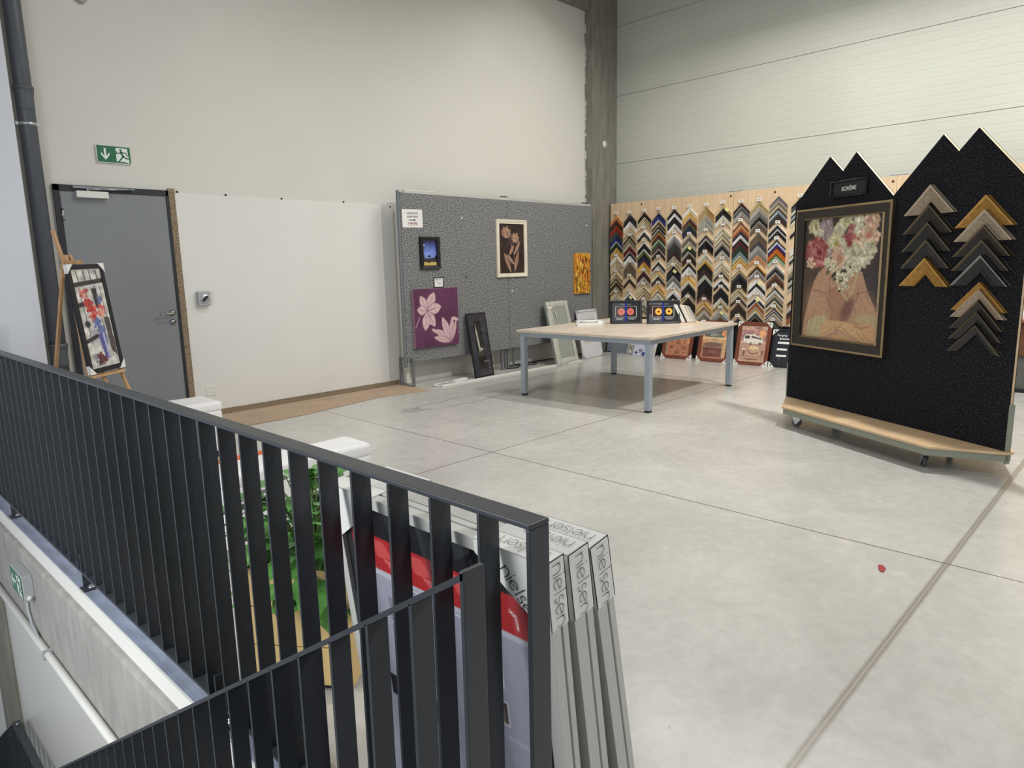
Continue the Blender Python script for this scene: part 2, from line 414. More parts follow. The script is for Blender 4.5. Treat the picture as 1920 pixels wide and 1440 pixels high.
# metal sandwich panels: fine horizontal ribs on a pale grey-green sheet
def panel_material():
    m, nt, b = nmat('ribbed_sheet_panel'); N = nt.nodes; L = nt.links
    tc = N.new('ShaderNodeTexCoord'); mp = N.new('ShaderNodeMapping'); mp.inputs['Scale'].default_value = (0, 0, 1)
    L.new(tc.outputs['Object'], mp.inputs['Vector'])
    w = N.new('ShaderNodeTexWave'); w.wave_type = 'BANDS'; w.bands_direction = 'Z'; w.inputs['Scale'].default_value = 3.0
    L.new(mp.outputs['Vector'], w.inputs['Vector'])
    rp = N.new('ShaderNodeValToRGB'); e = rp.color_ramp.elements; e[0].position = .0; e[1].position = .09
    e[0].color = (0, 0, 0, 1); e[1].color = (1, 1, 1, 1); L.new(w.outputs['Color'], rp.inputs['Fac'])
    bp = N.new('ShaderNodeBump'); bp.inputs['Strength'].default_value = .22; bp.inputs['Distance'].default_value = .004
    L.new(rp.outputs['Color'], bp.inputs['Height']); L.new(bp.outputs['Normal'], b.inputs['Normal'])
    nz = N.new('ShaderNodeTexNoise'); nz.inputs['Scale'].default_value = .8; L.new(tc.outputs['Object'], nz.inputs['Vector'])
    r2 = N.new('ShaderNodeValToRGB'); e = r2.color_ramp.elements; e[0].position = .3; e[1].position = .7
    e[0].color = lin((184, 185, 174))+(1,); e[1].color = lin((192, 193, 182))+(1,); L.new(nz.outputs['Fac'], r2.inputs['Fac'])
    mx = N.new('ShaderNodeMix'); mx.data_type = 'RGBA'; mx.blend_type = 'MULTIPLY'; mx.inputs[0].default_value = .05
    L.new(r2.outputs['Color'], mx.inputs[6]); L.new(rp.outputs['Color'], mx.inputs[7]); L.new(mx.outputs[2], b.inputs['Base Color'])
    b.inputs['Roughness'].default_value = .42; b.inputs['Metallic'].default_value = .0
    return m
panel_m = panel_material()
# ---------------------------------------------------------------- camera
f, yaw, tilt, roll = 1284.45, 0.771571505, 0.171198815, -0.0219461731
fw = Vector((math.cos(yaw)*math.cos(tilt), math.sin(yaw)*math.cos(tilt), -math.sin(tilt)))
rt = Vector((math.sin(yaw), -math.cos(yaw), 0)); up = rt.cross(fw)
r2 = rt*math.cos(roll)+up*math.sin(roll); u2 = -rt*math.sin(roll)+up*math.cos(roll)
cd = bpy.data.cameras.new('camera'); cam = bpy.data.objects.new('camera', cd); COL.objects.link(cam)
cd.sensor_width = 36; cd.lens = f*36/1920; cd.clip_start = .05; cd.clip_end = 100
cam.matrix_world = basis((0, 0, 1.47), r2, u2, -fw); scene.camera = cam

# ---------------------------------------------------------------- room shell
XB = 9.74; YA = 7.1; CZ = 7.4
fl = MB()
fl.prism([(.915, -7), (XB+.2, -7), (XB+.2, YA+.2), (.815, YA+.2), (.915, .70)], 'z', -.30, 0)
fl.prism([(-4, -7), (.915, -7), (.915, .70), (-4, .70)], 'z', -.30, 0)
struct(fl.build('floor', floor_m))
SHIFT = []
def low(o): SHIFT.append(o); return o
low(struct(MB().box(.76, .70, -.06, 1.0, 6.85, -.002).build('trim_1', galv)))
low(struct(MB().box(.872, .75, -.002, .905, 6.85, .012).build('trim_2', mat('floor_edge_strip', (150, 138, 120), .7, var=.1, vs=20))))
low(struct(MB().box(.758, .70, -.075, .90, 6.85, -.06).box(.752, .70, -.085, .765, 6.85, -.004).build('trim_3', white_wall)))
low(struct(MB().box(.722, .70, -.56, .90, 6.85, -.085).build('trim_4', concrete2, bevel=.014)))
low(struct(MB().box(.737, .70, -2.6, .90, 5.52, -.56).box(.737, 6.15, -2.6, .9, 6.85, -.56).build('wall_stairwell', gloss_wall)))
low(struct(MB().box(.715, 5.52, -2.6, .9, 6.15, -.56).build('column_stairwell', concrete, bevel=.01)))
struct(MB().box(-1.2, 4.3, -2.75, .737, 6.85, -2.5).build('floor_stair_landing', stair_con))
st = MB()
for i in range(14):
    y = .70+i*.2615; z = -.178*(i+1); st.box(-.75, y, z-.25, .60, y+.30, z)
struct(st.build('trim_stairs', stair_con))
struct(MB().box(1.40, YA, 0, 9.30, YA+.25, CZ).build('wall_left', cream))
mass = MB().box(-4, 6.85, -2.75, 1.40, YA+.25, CZ)
struct(mass.build('wall_left_return', blue_wall, bevel=.02, seg=3))
# sandwich panel wall, one module 1.06 m high
pw = MB(); z = -.09
while z < CZ:
    z1 = min(z+1.06, CZ); pw.box(XB, -7, max(z, 0)+.004, XB+.12, YA+.25, z1-.004); z = z1
pw.box(XB+.012, -7, 0, XB+.14, YA+.25, CZ)
struct(pw.build('wall_right', panel_m))
colm = MB().box(9.092, 6.936, 0, XB, YA+.25, CZ)
struct(colm.build('trim_column', concrete, bevel=.012))
# ragged plaster edge against the column
pe = MB(); random.seed(3); zz = 2.3
while zz < 5.3:
    h = random.uniform(.04, .16); w = random.choice((.0, .008, .014, .022, .03))
    if w: pe.add([(9.089, 7.094, zz), (9.089, 7.094-w, zz+.01), (9.089, 7.094-w*.7, zz+h-.01), (9.089, 7.094, zz+h)], [(0, 3, 2, 1)])
    zz += h
struct(pe.build('trim_plaster_edge', cream))
struct(MB().box(1.40, 7.0, 5.34, 9.092, YA+.25, CZ).build('trim_beam', concrete, bevel=.01))
struct(MB().box(-4, -7, CZ, XB+.2, YA+.3, CZ+.2).build('ceiling', mat('ceiling_sheet', (150, 150, 146), .7)))
# white patched wall board with chipboard edges
struct(MB().box(2.665, YA-.012, .055, 5.24, YA, 2.235).build('wall_left_lower', white_wall, bevel=.003))
ob = MB(); random.seed(5); z = 0
while z < 2.27:
    h = random.uniform(.02, .06); ob.box(2.606-random.uniform(0, .004), YA-.02, z, 2.660+random.uniform(-.006, .006), YA, min(z+h, 2.27)); z += h
struct(ob.build('trim_5', osb))
ob = MB(); x = 2.665
while x < 5.25:
    w = random.uniform(.03, .09); ob.box(x, YA-.022, 0, min(x+w, 5.26), YA, .052+random.uniform(-.006, .008)); x += w
struct(ob.build('trim_6', osb))
hl = MB()
for x, z in ((2.691, 2.243), (3.166, 2.240), (3.777, 2.236), (4.549, 2.238), (5.206, 2.215)): hl.lathe([(.011, 0), (.011, -.002)], (x, YA-.012, z), 10, axis='y')
struct(hl.build('trim_7', black_matte))
# white plug in the column
tag(MB().lathe([(.055, 0), (.05, -.006), (0.0, -.007)], (9.40, 6.936, 3.37), 24, axis='y').build('wall_plug_cover', plastic_white), 'round white cover disc set in the face of the concrete column', 'cover')

# ---------------------------------------------------------------- door
dr = MB(); dr.box(1.652, YA-.03, 0, 1.700, YA, 2.25).box(1.652, YA-.03, 2.195, 2.60, YA, 2.25).box(2.575, YA-.03, 0, 2.604, YA, 2.25)
door = struct(MB().box(1.70, YA-.022, .01, 2.577, YA+.0, 2.195).build('door_1', door_grey, bevel=.002))
dr.build('door_frame', door_dark, door, bevel=.003)
h = MB(); h.lathe([(.026, 0), (.026, -.012)], (2.527, YA-.022, 1.085), 24, axis='y').tube([(2.527, YA-.034, 1.085), (2.527, YA-.075, 1.085), (2.515, YA-.085, 1.084), (2.39, YA-.085, 1.078)], .0095, 10)
h.lathe([(.026, 0), (.026, -.012)], (2.522, YA-.022, .998), 24, axis='y').lathe([(.009, -.012), (.009, -.02)], (2.522, YA-.022, .998), 12, axis='y')
h.build('door_handle', steel, door)
h = MB(); h.box(1.818, YA-.075, 2.143, 2.07, YA-.022, 2.200); h.build('door_closer', plastic_white, door, bevel=.004)
h = MB(); h.box(1.80, YA-.05, 2.222, 2.295, YA-.03, 2.242).box(1.90, YA-.062, 2.202, 1.925, YA-.04, 2.232); h.tube([(1.912, YA-.058, 2.215), (2.28, YA-.056, 2.231)], .007, 8)
h.build('closer_arm', steel, door)
MB().lathe([(.012, 1.945), (.012, 2.045)], (1.702, YA-.03, 0), 12).box(1.700, YA-.028, 1.95, 1.728, YA-.021, 2.04).build('hinge', steel, door)
MB().lathe([(.012, .30), (.012, .40)], (1.702, YA-.03, 0), 12).box(1.700, YA-.028, .305, 1.728, YA-.021, .395).build('hinge', steel, door)

# ---------------------------------------------------------------- emergency exit sign: arrow and running figure
def exit_sign(name, label, w, h, d, M, left_arrow=False):
    t = thing(name, label, 'exit sign', M)
    MB().box(0, -d, 0, w, 0, h).build('sign_housing', plastic_grey if left_arrow else plastic_white, t, bevel=.004)
    y = -d-.001
    MB().box(.006, y, .006, w-.006, -d, h-.006).build('green_panel', green_sign, t)
    y -= .001; g = MB(); s = h
    def P(pts, mi=0, yy=y): 
        g.add([(a, yy, b) for a, b in pts], [tuple(range(len(pts)))], mi)
    if left_arrow:
        P([(.08*w, .5*h), (.22*w, .22*h), (.26*w, .3*h), (.18*w, .44*h), (.46*w, .44*h), (.46*w, .56*h), (.18*w, .56*h), (.26*w, .70*h), (.22*w, .78*h)])
    else:
        cx = .25*w
        P([(cx, .16*h), (cx+.075*w*1.6, .44*h), (cx+.075*w*1.6, .60*h), (cx+.03*w, .38*h), (cx+.03*w, .82*h), (cx-.03*w, .82*h), (cx-.03*w, .38*h), (cx-.075*w*1.6, .60*h), (cx-.075*w*1.6, .44*h)])
    ox = .56*w if not left_arrow else .54*w
    bw = .40*w
    P([(ox, .12*h), (ox+bw*.62, .12*h), (ox+bw*.94, .05*h) if not left_arrow else (ox+bw*.9, .05*h), (ox+bw*.84, .88*h), (ox, .88*h)])
    g.build('arrow_and_door_symbol', sign_white, t)
    q = MB(); yy = y-.001
    def L(pts, wd):
        for i in range(len(pts)-1):
            a, b = Vector(pts[i]), Vector(pts[i+1]); n = Vector((-(b-a).y, (b-a).x)).normalized()*wd/2; e = (b-a).normalized()*wd*.3
            a = a-e; b = b+e
            q.add([(p.x, yy, p.y) for p in (a-n, b-n, b+n, a+n)], [(0, 1, 2, 3)])
    q.add([(ox+bw*.36+.055*h*1.3*math.cos(k*PI/6), yy, .76*h+.055*h*1.3*math.sin(k*PI/6)) for k in range(12)], [tuple(range(12))])
    X = lambda a, b: (ox+bw*a, h*b)
    L([X(.36, .64), X(.52, .42)], .11*h); L([X(.36, .64), X(.06, .56), X(.03, .68)], .055*h); L([X(.40, .66), X(.72, .62), X(.84, .46)], .055*h)
    L([X(.50, .42), X(.32, .26), X(.14, .10)], .07*h); L([X(.52, .42), X(.74, .32), X(.99, .30)], .07*h)
    q.build('running_figure_symbol', green_sign, t)
    return t
exit_sign('exit_sign', 'green and white exit sign with down arrow above the grey door', .285, .155, .022, T((2.024, YA, 2.462)))
# second sign on the stair beam, its face towards the stairwell
s2 = low(exit_sign('exit_sign', 'green and white exit sign with sideways arrow on the concrete beam below the railing', .285, .15, .05,
               basis((.722, 4.722, -.318), (0, -1, 0), (1, 0, 0), (0, 0, 1)), True))
MB().lathe([(.014, 0), (.014, .012)], (.285, -.025, .02), 14, axis='x').build('cable_gland', plastic_white, s2)
cb = MB(); cb.tube([(.712, 4.62, -.325), (.712, 4.62, -.44), (.708, 4.55, -.50), (.706, 4.40, -.535), (.706, 4.2, -.545)], .008, 8)
tag(low(cb.build('sign_cable', plastic_grey)), 'thin grey cable running from the beam exit sign down to the conduit', 'cable')
ct = low(thing('cable_conduit', 'pale plastic conduit running along the lower edge of the stairwell beam', 'conduit'))
MB().tube([(.700, .75, -.545), (.700, 6.8, -.545)], .019, 12).build('pipe_run', plastic_white, ct)
MB().box(.703, .75, -.60, .722, 6.8, -.575).build('trunking', plastic_white, ct)
for y in (3.05, 4.2, 5.5):
    MB().box(.674, y-.012, -.572, .724, y+.012, -.520).build('clip', plastic_grey, ct, bevel=.004)

RS = T((.028, 0, 0)) @ T((.815, .735, 0)) @ rotz(math.radians(.9)) @ T((-.815, -.735, 0))
for o in SHIFT: o.matrix_world = RS @ o.matrix_basis

# ---------------------------------------------------------------- drain pipe in the corner
dp = thing('drain_pipe', 'tall dark grey plastic drain pipe beside the grey door', 'pipe', T((1.522, 7.02, 0)))
MB().lathe([(.064, 0), (.064, CZ)], (0, 0, 0), 28).build('pipe', grey_pc2, dp)
def sock(z):
    MB().lathe([(.065, z-.01), (.0665, z), (.0665, z+.10), (.071, z+.12), (.071, z+.15), (.075, z+.152), (.077, z+.165), (.075, z+.18), (.064, z+.182)], (0, 0, 0), 28).build('pipe_socket', grey_pc2, dp)
sock(.70); sock(2.83)
MB().lathe([(.068, 2.70), (.068, 2.725)], (0, 0, 0), 28).box(-.088, -.012, 2.70, -.064, .012, 2.725).box(.064, -.012, 2.70, .088, .012, 2.725).build('pipe_clamp', zinc, dp)

# ---------------------------------------------------------------- wall fittings
sw = thing('rotary_switch', 'grey rotary isolator switch box on the white wall', 'switch', T((2.834, YA-.012, 1.21)))
MB().box(-.062, -.055, -.072, .062, 0, .072).build('switch_box', plastic_grey, sw, bevel=.008)
MB().lathe([(.045, -.055), (.045, -.06), (.04, -.063)], (.004, 0, -.002), 24, axis='y').build('dial', zinc, sw)
MB().box(-.034, -.085, -.012, .034, -.063, .012, M=Matrix.Rotation(math.radians(-45), 4, 'Y') @ Matrix.Identity(4)).build('knob', black_matte, sw, bevel=.006)
oc = thing('wall_cutout', 'square white-rimmed hole showing chipboard low on the wall', 'wall opening', T((2.826, YA-.012, .263)))
m_ = MB(); frame_bars(m_, .098, .098, .013, .006, 0, z0=-.049); m_.build('rim', plastic_white, oc)
MB().box(-.036, -.003, -.036, .036, 0, .036).build('chipboard_infill', osb, oc)
tag(MB().lathe([(.045, 0), (.045, -.03), (.03, -.05)], (2.05, YA, 3.83), 20, axis='y').build('ceiling_sensor', plastic_grey), 'small round grey sensor high on the cream wall', 'sensor')

# cardboard sheet along the wall
cbm = MB(); P_ = [(1.9, 6.33), (3.4, 6.34), (4.47, 6.52), (4.72, 6.49), (5.13, 6.40), (5.22, 6.9), (5.20, 7.04), (1.9, 7.04)]
cbm.prism(P_, 'z', .002, .007)
tag(cbm.build('cardboard_sheet', cardboard), 'long brown cardboard sheet lying on the floor along the white wall', 'cardboard')
tag(MB().prism([(3.39, .87), (3.44, .875), (3.47, .90), (3.46, .915), (3.41, .90), (3.385, .885)], 'z', .001, .003).build('tape_scrap', redtape), 'small dark red tape scrap stuck to the bare concrete floor', 'tape')
# ---------------------------------------------------------------- guard railing of flat bars around the opening
def bolt(parent, x, y, z, axis='z', name='bolt'):
    return MB().lathe([(.014, 0), (.014, .003)], (x, y, z), 14, axis=axis).lathe([(.0085, .003), (.0085, .011), (.006, .013)], (x, y, z), 6, axis=axis, smooth=False).build(name, zinc, parent)
gr = thing('guard_railing', 'dark grey flat bar railing along the edge of the concrete floor', 'railing', T((.815, .735, 0)) @ rotz(math.radians(.7)))
ox, oy = .815, .735
RX0, RX1, ZT = .79-ox, .84-ox, 1.045
MB().box(RX0, 0, ZT-.010, RX1, 6.80-oy, ZT).build('top_rail', grey_pc, gr, bevel=.002)
MB().box(RX0, 0, .070, RX1, 6.80-oy, .080).build('bottom_rail', grey_pc, gr, bevel=.002)
MB().box(RX0, 0, 0, RX1, .010, ZT-.010).build('end_post', grey_pc, gr, bevel=.002)
bal = MB().box(RX0, -.004, .080, RX1, .004, ZT-.010).build('baluster', grey_pc, gr, bevel=.0015)
bal.location = (0, .860-oy, 0)
for k in range(1, 44):
    b = bal.copy(); COL.objects.link(b); b.parent = gr; b.location = (0, .860+.1338*k-oy, 0)
# joints and feet
for i, y in enumerate((2.165, 3.640, 5.11, 6.58)):
    yy = y-oy
    MB().box(RX0, yy-.030, .0, RX1, yy-.022, .17).build('foot_post', grey_pc, gr, bevel=.0015)
    MB().box(RX0-.015, yy-.085, .0, RX1+.02, yy-.022, .008).build('foot_plate', grey_pc, gr, bevel=.002)
    bolt(gr, 0, yy-.06, .008)
    bolt(gr, .004, yy-.030, .125, 'y', 'foot_bolt').scale = (1, -1, 1)
for y in (2.075, 3.545):
    yy = y-oy
    MB().box(RX0, yy-.008, ZT-.13, RX1, yy, ZT-.010).build('joint_plate', grey_pc, gr)
    MB().lathe([(.012, -.012), (.014, -.010)], (.004, yy, ZT-.055), 18, axis='y').build('washer', zinc, gr)
# ---------------------------------------------------------------- stair railing: slopes down, runs level over the landing, slopes again
sr = thing('stair_railing', 'dark flat bar stair railing sloping down into the stairwell', 'railing', T((.621, .690, 0)))
SX0, SX1 = -.021, .021; S = .645; Y0 = 0; Z0 = 1.042
path = [(0, Z0), (3.87, Z0-S*3.87), (4.60, Z0-S*3.87), (6.05, Z0-S*3.87-S*1.45)]
def ztop(y):
    for (a, za), (b, zb) in zip(path[:-1], path[1:]):
        if a <= y <= b: return za+(zb-za)*(y-a)/(b-a)
    return path[-1][1]
def slope_bar(name, dz, th=.010):
    m = MB()
    pts = [(y, z-dz) for y, z in path]+[(y, z-dz-th) for y, z in path[::-1]]
    for (a, za), (b, zb) in zip(path[:-1], path[1:]):
        m.prism([(a, za-dz), (b, zb-dz), (b, zb-dz-th*1.15), (a, za-dz-th*1.15)], 'x', SX0, SX1)
    return m.build(name, grey_pc, sr)
slope_bar('top_rail', 0); slope_bar('bottom_rail', .93)
MB().box(SX0, -.0015, 0, SX1, .008, Z0+.001).build('end_post', grey_pc, sr, bevel=.002)
k = 1
while .128*k < 6.0:
    y = .128*k; z = ztop(y)-.010
    MB().box(SX0, y-.004, z-.925, SX1, y+.004, z).build('baluster', grey_pc, sr); k += 1
MB().box(SX0, 4.60, path[2][1]-1.0, SX1, 4.61, path[2][1]-.01).build('landing_post', grey_pc, sr)
MB().lathe([(.010, 0), (.010, .003)], (0, 4.56, path[2][1]), 12).build('screw', zinc, sr)

# ---------------------------------------------------------------- big snap frames leaning on the railing
def lean(ox_, k, yc=0):
    a = math.atan(k); return basis((ox_, .75+.715, 0), (0, -1, 0), (math.cos(a), 0, math.sin(a)), (-math.sin(a), 0, math.cos(a)))
# local frame: x runs along the railing towards its end post, y is thickness away from it, z is up the frame
FW, FH = .715, .957
def poster_face(kind):
    p = Paint(150, 200, (150, 152, 166), FW/FH)
    if kind == 'red':
        p.rect(0, 0, 1, .09, (24, 24, 28)); p.rect(0, .09, 1, .19, (176, 40, 44))
        for u in (.12, .36, .60):
            p.poly([(u, .10), (u+.10, .10), (u+.16, .145), (u+.05, .15)], (205, 82, 80)); p.poly([(u+.09, .15), (u+.15, .15), (u+.15, .185)], (214, 100, 98))
        p.line([(.90, .13), (.925, .14), (.93, .17)], .006, (236, 232, 228)); p.rect(0, .19, 1, 1, (158, 160, 174)); p.line([(0, .20), (.75, .215)], .004, (220, 222, 230)); p.poly([(0, .19), (1, .19), (1, .205), (0, .20)], (186, 188, 198))
        for r in range(24):
            v = .27+r*.0105
            if r % 8 == 7: continue
            p.line([(.20, v), (.20+random.uniform(.22, .28), v)], .0040, (70, 70, 80), .8)
        p.poly([(.12, .53), (.46, .53), (.46, .60), (.12, .60)], (28, 26, 30)); p.poly([(.20, .54), (.40, .55), (.30, .59)], (190, 110, 96)); p.poly([(.26, .552), (.34, .556), (.30, .575)], (30, 26, 28))
        for r in range(10):
            v = .66+r*.012; p.line([(.22, v), (.44, v)], .004, (120, 122, 136), .7)
        p.rect(.70, .285, .83, .355, (206, 206, 210)); p.rect(.70, .29, .82, .35, (28, 22, 30)); p.ell(.76, .315, .02, .03, (214, 92, 150), -20, soft=.4); p.ell(.74, .33, .02, .02, (180, 60, 120), 20, soft=.4)
        p.rect(.70, .39, .84, .462, (206, 206, 210)); p.rect(.70, .395, .83, .457, (74, 62, 58)); p.ell(.74, .41, .014, .02, (70, 160, 200), 20, soft=.4); p.ell(.75, .435, .008, .02, (210, 214, 214), 10, soft=.4)
        for q in range(6): p.ell(.785+.02*(q % 2), .43+.012*(q//2), .006, .004, (196, 186, 160), 0, soft=.4)
        p.line([(.66, .49), (.97, .49)], .004, (200, 202, 214))
    return p
cartons = []
def snap_frame(ox_, k, t, label, face_mat, lens=True, kind=None, txt=True):
    M = lean(ox_, k); o = thing('poster_frame', label, 'frame', M, 'large packed frames leaning on the railing')
    # rails of the profile with a groove along the outside
    m = MB(); b = .028
    def edge(x0, z0, x1, z1, side):
        g = .006
        if side in 'lr':
            xo = x0 if side == 'l' else x1; s_ = 1 if side == 'l' else -1
            m.box(x0, 0, z0, x1, t*.68-g, z1); m.box(min(xo+s_*g, xo+s_*b), t*.68-g, z0, max(xo+s_*g, xo+s_*b), t*.68, z1); m.box(x0, t*.68, z0, x1, t, z1)
        else:
            zo = z0 if side == 'b' else z1; s_ = 1 if side == 'b' else -1
            m.box(x0, 0, z0, x1, t*.68-g, z1); m.box(x0, t*.68-g, min(zo+s_*g, zo+s_*b), x1, t*.68, max(zo+s_*g, zo+s_*b)); m.box(x0, t*.68, z0, x1, t, z1)
    edge(0, 0, b, FH, 'l'); edge(FW-b, 0, FW, FH, 'r'); edge(b, 0, FW-b, b, 'b'); edge(b, FH-b, FW-b, FH, 't')
    m.build('profile', silverframe, o, bevel=.0012)
    MB().box(b, .012, b, FW-b, t-.006, FH-b).build('backing_panel', face_mat, o)
    if kind: poster_face(kind).mesh('poster', b+.03, b+.03, FW-b-.03, FH-b, .0105, art_glass, o)
    # corner sleeves
    for s_, xa in ((0, 0), (1, FW)):
        c = MB(); L1, L2 = .16, .135; e = .0022; sg = 1 if s_ == 0 else -1
        xs = sorted((xa-sg*e, xa+sg*L1))
        tri = [(xa-sg*e, FH+e), (xa+sg*L1*1.15, FH+e), (xa+sg*L1*1.15, FH-b), (xa-sg*e+sg*b, FH-L2), (xa-sg*e, FH-L2)]
        c.prism(tri, 'y', -e, 0); c.prism(tri, 'y', t, t+e)
        c.box(xa-sg*e, -e, FH-L2, xa, t+e, FH+e); c.box(xs[0], -e, FH, xs[0]+L1*1.15, t+e, FH+e) if s_ == 0 else c.box(xa-L1*1.15, -e, FH, xa+e, t+e, FH+e)
        sl = c.build('corner_sleeve', card_white, o)
        if s_ == 1:
            strokes('nielsen', .0220, .0014, sl, basis((FW+.0035, t*.28, FH-.006), (0, 0, -1), (0, 1, 0), (1, 0, 0)), ink)
            strokes('nielsen', .0210, .0013, sl, basis((FW-.014, t*.78, FH+.0034), (-1, 0, 0), (0, -1, 0), (0, 0, 1)), ink)
            if kind: strokes('nielsen', .0215, .0020, sl, basis((FW-.115, -.0034, FH-.040), (.60, 0, -.80), (.80, 0, .60), (0, -1, 0)), ink)
    return o
snap_frame(.951, .112, .046, 'silver poster frame with red and black poster leaning first against the railing', black_matte, kind='red')
snap_frame(1.039, .140, .056, 'silver packed frame with white corner sleeves in the middle of the leaning row', black_matte)
snap_frame(1.146, .186, .054, 'silver packed frame leaning last in the row, farthest from the railing', black_matte)

# ---------------------------------------------------------------- planter with plant, white benches
pb = thing('planter_box', 'light pine plank planter behind the railing holding a leafy plant', 'planter', T((1.20, 2.20, 0)) @ rotz(math.radians(-53)))
hw, hd, ph = .19, .19, .46
for x, s_ in ((-hw, 1), (hw-.02, 1)):
    for z0, z1 in ((.03, .17), (.175, .315), (.32, ph)): MB().box(x, -hd, z0, x+.02, hd, z1).build('plank', pine, pb, bevel=.002)
for y in (-hd, hd-.02):
    for z0, z1 in ((.03, .17), (.175, .315), (.32, ph)): MB().box(-hw+.02, y, z0, hw-.02, y+.02, z1).build('end_plank', pine, pb, bevel=.002)
MB().box(-hw+.02, -hd+.02, .05, hw-.02, hd-.02, .42).build('soil_fill', soil, pb)
MB().box(-hw+.02, -hd+.03, 0, hw-.02, hd-.03, .03).build('base', black_matte, pb)
pl = thing('leafy_plant', 'bushy green large-leaved plant growing in the pine planter', 'plant', T((1.20, 2.20, .42)))
random.seed(21); lm = MB(); sm = MB()
def leaf(mb, base, d, L, W, droop):
    d = Vector(d).normalized(); side = d.cross(Vector((0, 0, 1)));
    if side.length < .1: side = Vector((1, 0, 0))
    side.normalize(); nrm = side.cross(d); vs = []; fs = []
    prof = [0, .75, 1, .92, .6, 0]; n = len(prof)
    for i, w in enumerate(prof):
        t = i/(n-1); c = Vector(base)+d*L*t+Vector((0, 0, -droop*L*t*t))
        hwid = W*.5*w
        notch = .75 if i in (2, 4) else 1
        vs += [c-side*hwid*notch+nrm*.12*hwid, c, c+side*hwid*notch+nrm*.12*hwid]
    for i in range(n-1):
        a = i*3; fs += [(a, a+1, a+4, a+3), (a+1, a+2, a+5, a+4)]
    vs = [Vector((max(-.30, q.x), q.y, q.z)) for q in vs]
    mb.add(vs, fs, 0, True)
for i in range(250):
    a = random.uniform(0, 2*PI); rr = random.uniform(.02, 1)**.6
    bx, by = math.cos(a)*rr*.16, math.sin(a)*rr*.20
    hgt = random.uniform(-.10, .33)*(1.05-.3*rr)
    tip = Vector((bx+math.cos(a)*random.uniform(.0, .10), by+math.sin(a)*random.uniform(.0, .08), hgt))
    hgt = max(hgt, -.01)
    if hgt > .03: sm.tube([(bx*.4, by*.5, 0), (bx*.8, by*.8, hgt*.6), tip], [.004, .003, .002], 5)
    else: tip.x = bx*1.25; tip.y = by*1.25
    d = Vector((math.cos(a)*random.uniform(.4, 1), math.sin(a)*random.uniform(.4, 1), random.uniform(-.4, .5)))
    leaf(lm, tip, d, random.uniform(.10, .17), random.uniform(.07, .11), random.uniform(.1, .45))
# long leaf reaching towards the frames
leaf(lm, (.10, -.26, .30), (.5, -.8, .0), .15, .07, .3)
lm.build('foliage', leafm, pl); sm.build('stems', stem_m, pl)
def bench(x0, y0, x1, y1, z, label):
    t = thing('bench', label, 'bench', T(((x0+x1)/2, (y0+y1)/2, 0)))
    w, d = (x1-x0)/2, (y1-y0)/2
    MB().box(-w, -d, .05, w, d, z-.07).build('cover_skirt', white_cloth, t, bevel=.025, seg=4)
    MB().box(-w-.004, -d-.004, z-.085, w+.004, d+.004, z).build('cushion', white_cloth, t, bevel=.03, seg=5)
    for a in (-1, 1):
        for b in (-1, 1): MB().box(a*(w-.05)-.02, b*(d-.05)-.02, 0, a*(w-.05)+.02, b*(d-.05)+.02, .052).build('leg', black_matte, t)
bench(1.35, 3.36, 2.245, 3.63, .455, 'low white upholstered bench standing just behind the planter')
bench(1.90, 5.42, 2.24, 5.80, .455, 'low white upholstered bench near the grey door and easel')
tag(MB().box(1.50, 3.80, 0, 1.98, 4.05, .36).build('orange_box', orange, bevel=.004), 'orange box on the floor behind the white bench', 'box')

# ---------------------------------------------------------------- easel with framed still life
ea = thing('easel', 'light wooden tripod easel in front of the grey door', 'easel')
# picture frame placement
px, py, zb, th, W, s, H = 1.449, 5.925, .723, .643, .386, .144, .818
w_ = Vector((math.cos(th), math.sin(th), 0)); n_ = Vector((math.sin(th), -math.cos(th), 0))
ez = Vector((-n_.x*s, -n_.y*s, H)); HL = ez.length; B = Vector((px, py, zb)); mid = B+w_*W/2
def bar(mb, a, b, wd, dp, ref):
    a, b = Vector(a), Vector(b); z = (b-a).normalized(); x = (Vector(ref)-z*Vector(ref).dot(z)).normalized(); y = z.cross(x)
    M = basis(a, x, y, z); mb.box(-wd/2, -dp/2, 0, wd/2, dp/2, (b-a).length, M=M); return mb
back = -n_
apex = mid+ez*1.10+back*.035
MB_ = bar(MB(), Vector((mid.x, mid.y, 0))-back*.14-w_*.30+Vector((0, 0, 0)), apex-w_*.02, .028, .018, w_); MB_.build('leg', easel_wood, ea)
bar(MB(), Vector((mid.x, mid.y, 0))-back*.14+w_*.30, apex+w_*.02, .028, .018, w_).build('leg', easel_wood, ea)
bar(MB(), Vector((mid.x, mid.y, 0))+back*.55-w_*.05, apex+back*.03, .028, .018, w_).build('rear_leg', easel_wood, ea)
bar(MB(), mid-ez*.16+back*.02, mid+ez*1.33+back*.06-w_*.05, .024, .020, w_).build('mast', easel_wood, ea)
bar(MB(), B-ez*.03-back*.012-w_*.0, B+w_*(W*.98)-ez*.03-back*.012, .02, .05, (0, 0, 1)).build('ledge', easel_wood, ea)
bar(MB(), mid+ez*1.035-w_*.06+back*.01, mid+ez*1.035+w_*.09+back*.01, .03, .03, (0, 0, 1)).build('top_clamp', easel_wood, ea)
fr = thing('framed_picture', 'black framed still life of red and blue flowers standing on the easel', 'picture', basis(mid-back*.022, w_, back, ez))
m_ = MB(); frame_bars(m_, W, HL, .036, .022, .012, mi=0, mi_lip=0)
m_.build('frame', black_matte, fr)
p = Paint(72, 150, (206, 204, 196), (W-.07)/(HL-.07))
p.noise(.10, 24); p.noise(0, 9, (150, 152, 168), .62, .5); 
for u in (.18, .40, .60, .82): p.line([(u, 0), (u+.03, .13)], .012, (70, 66, 64))
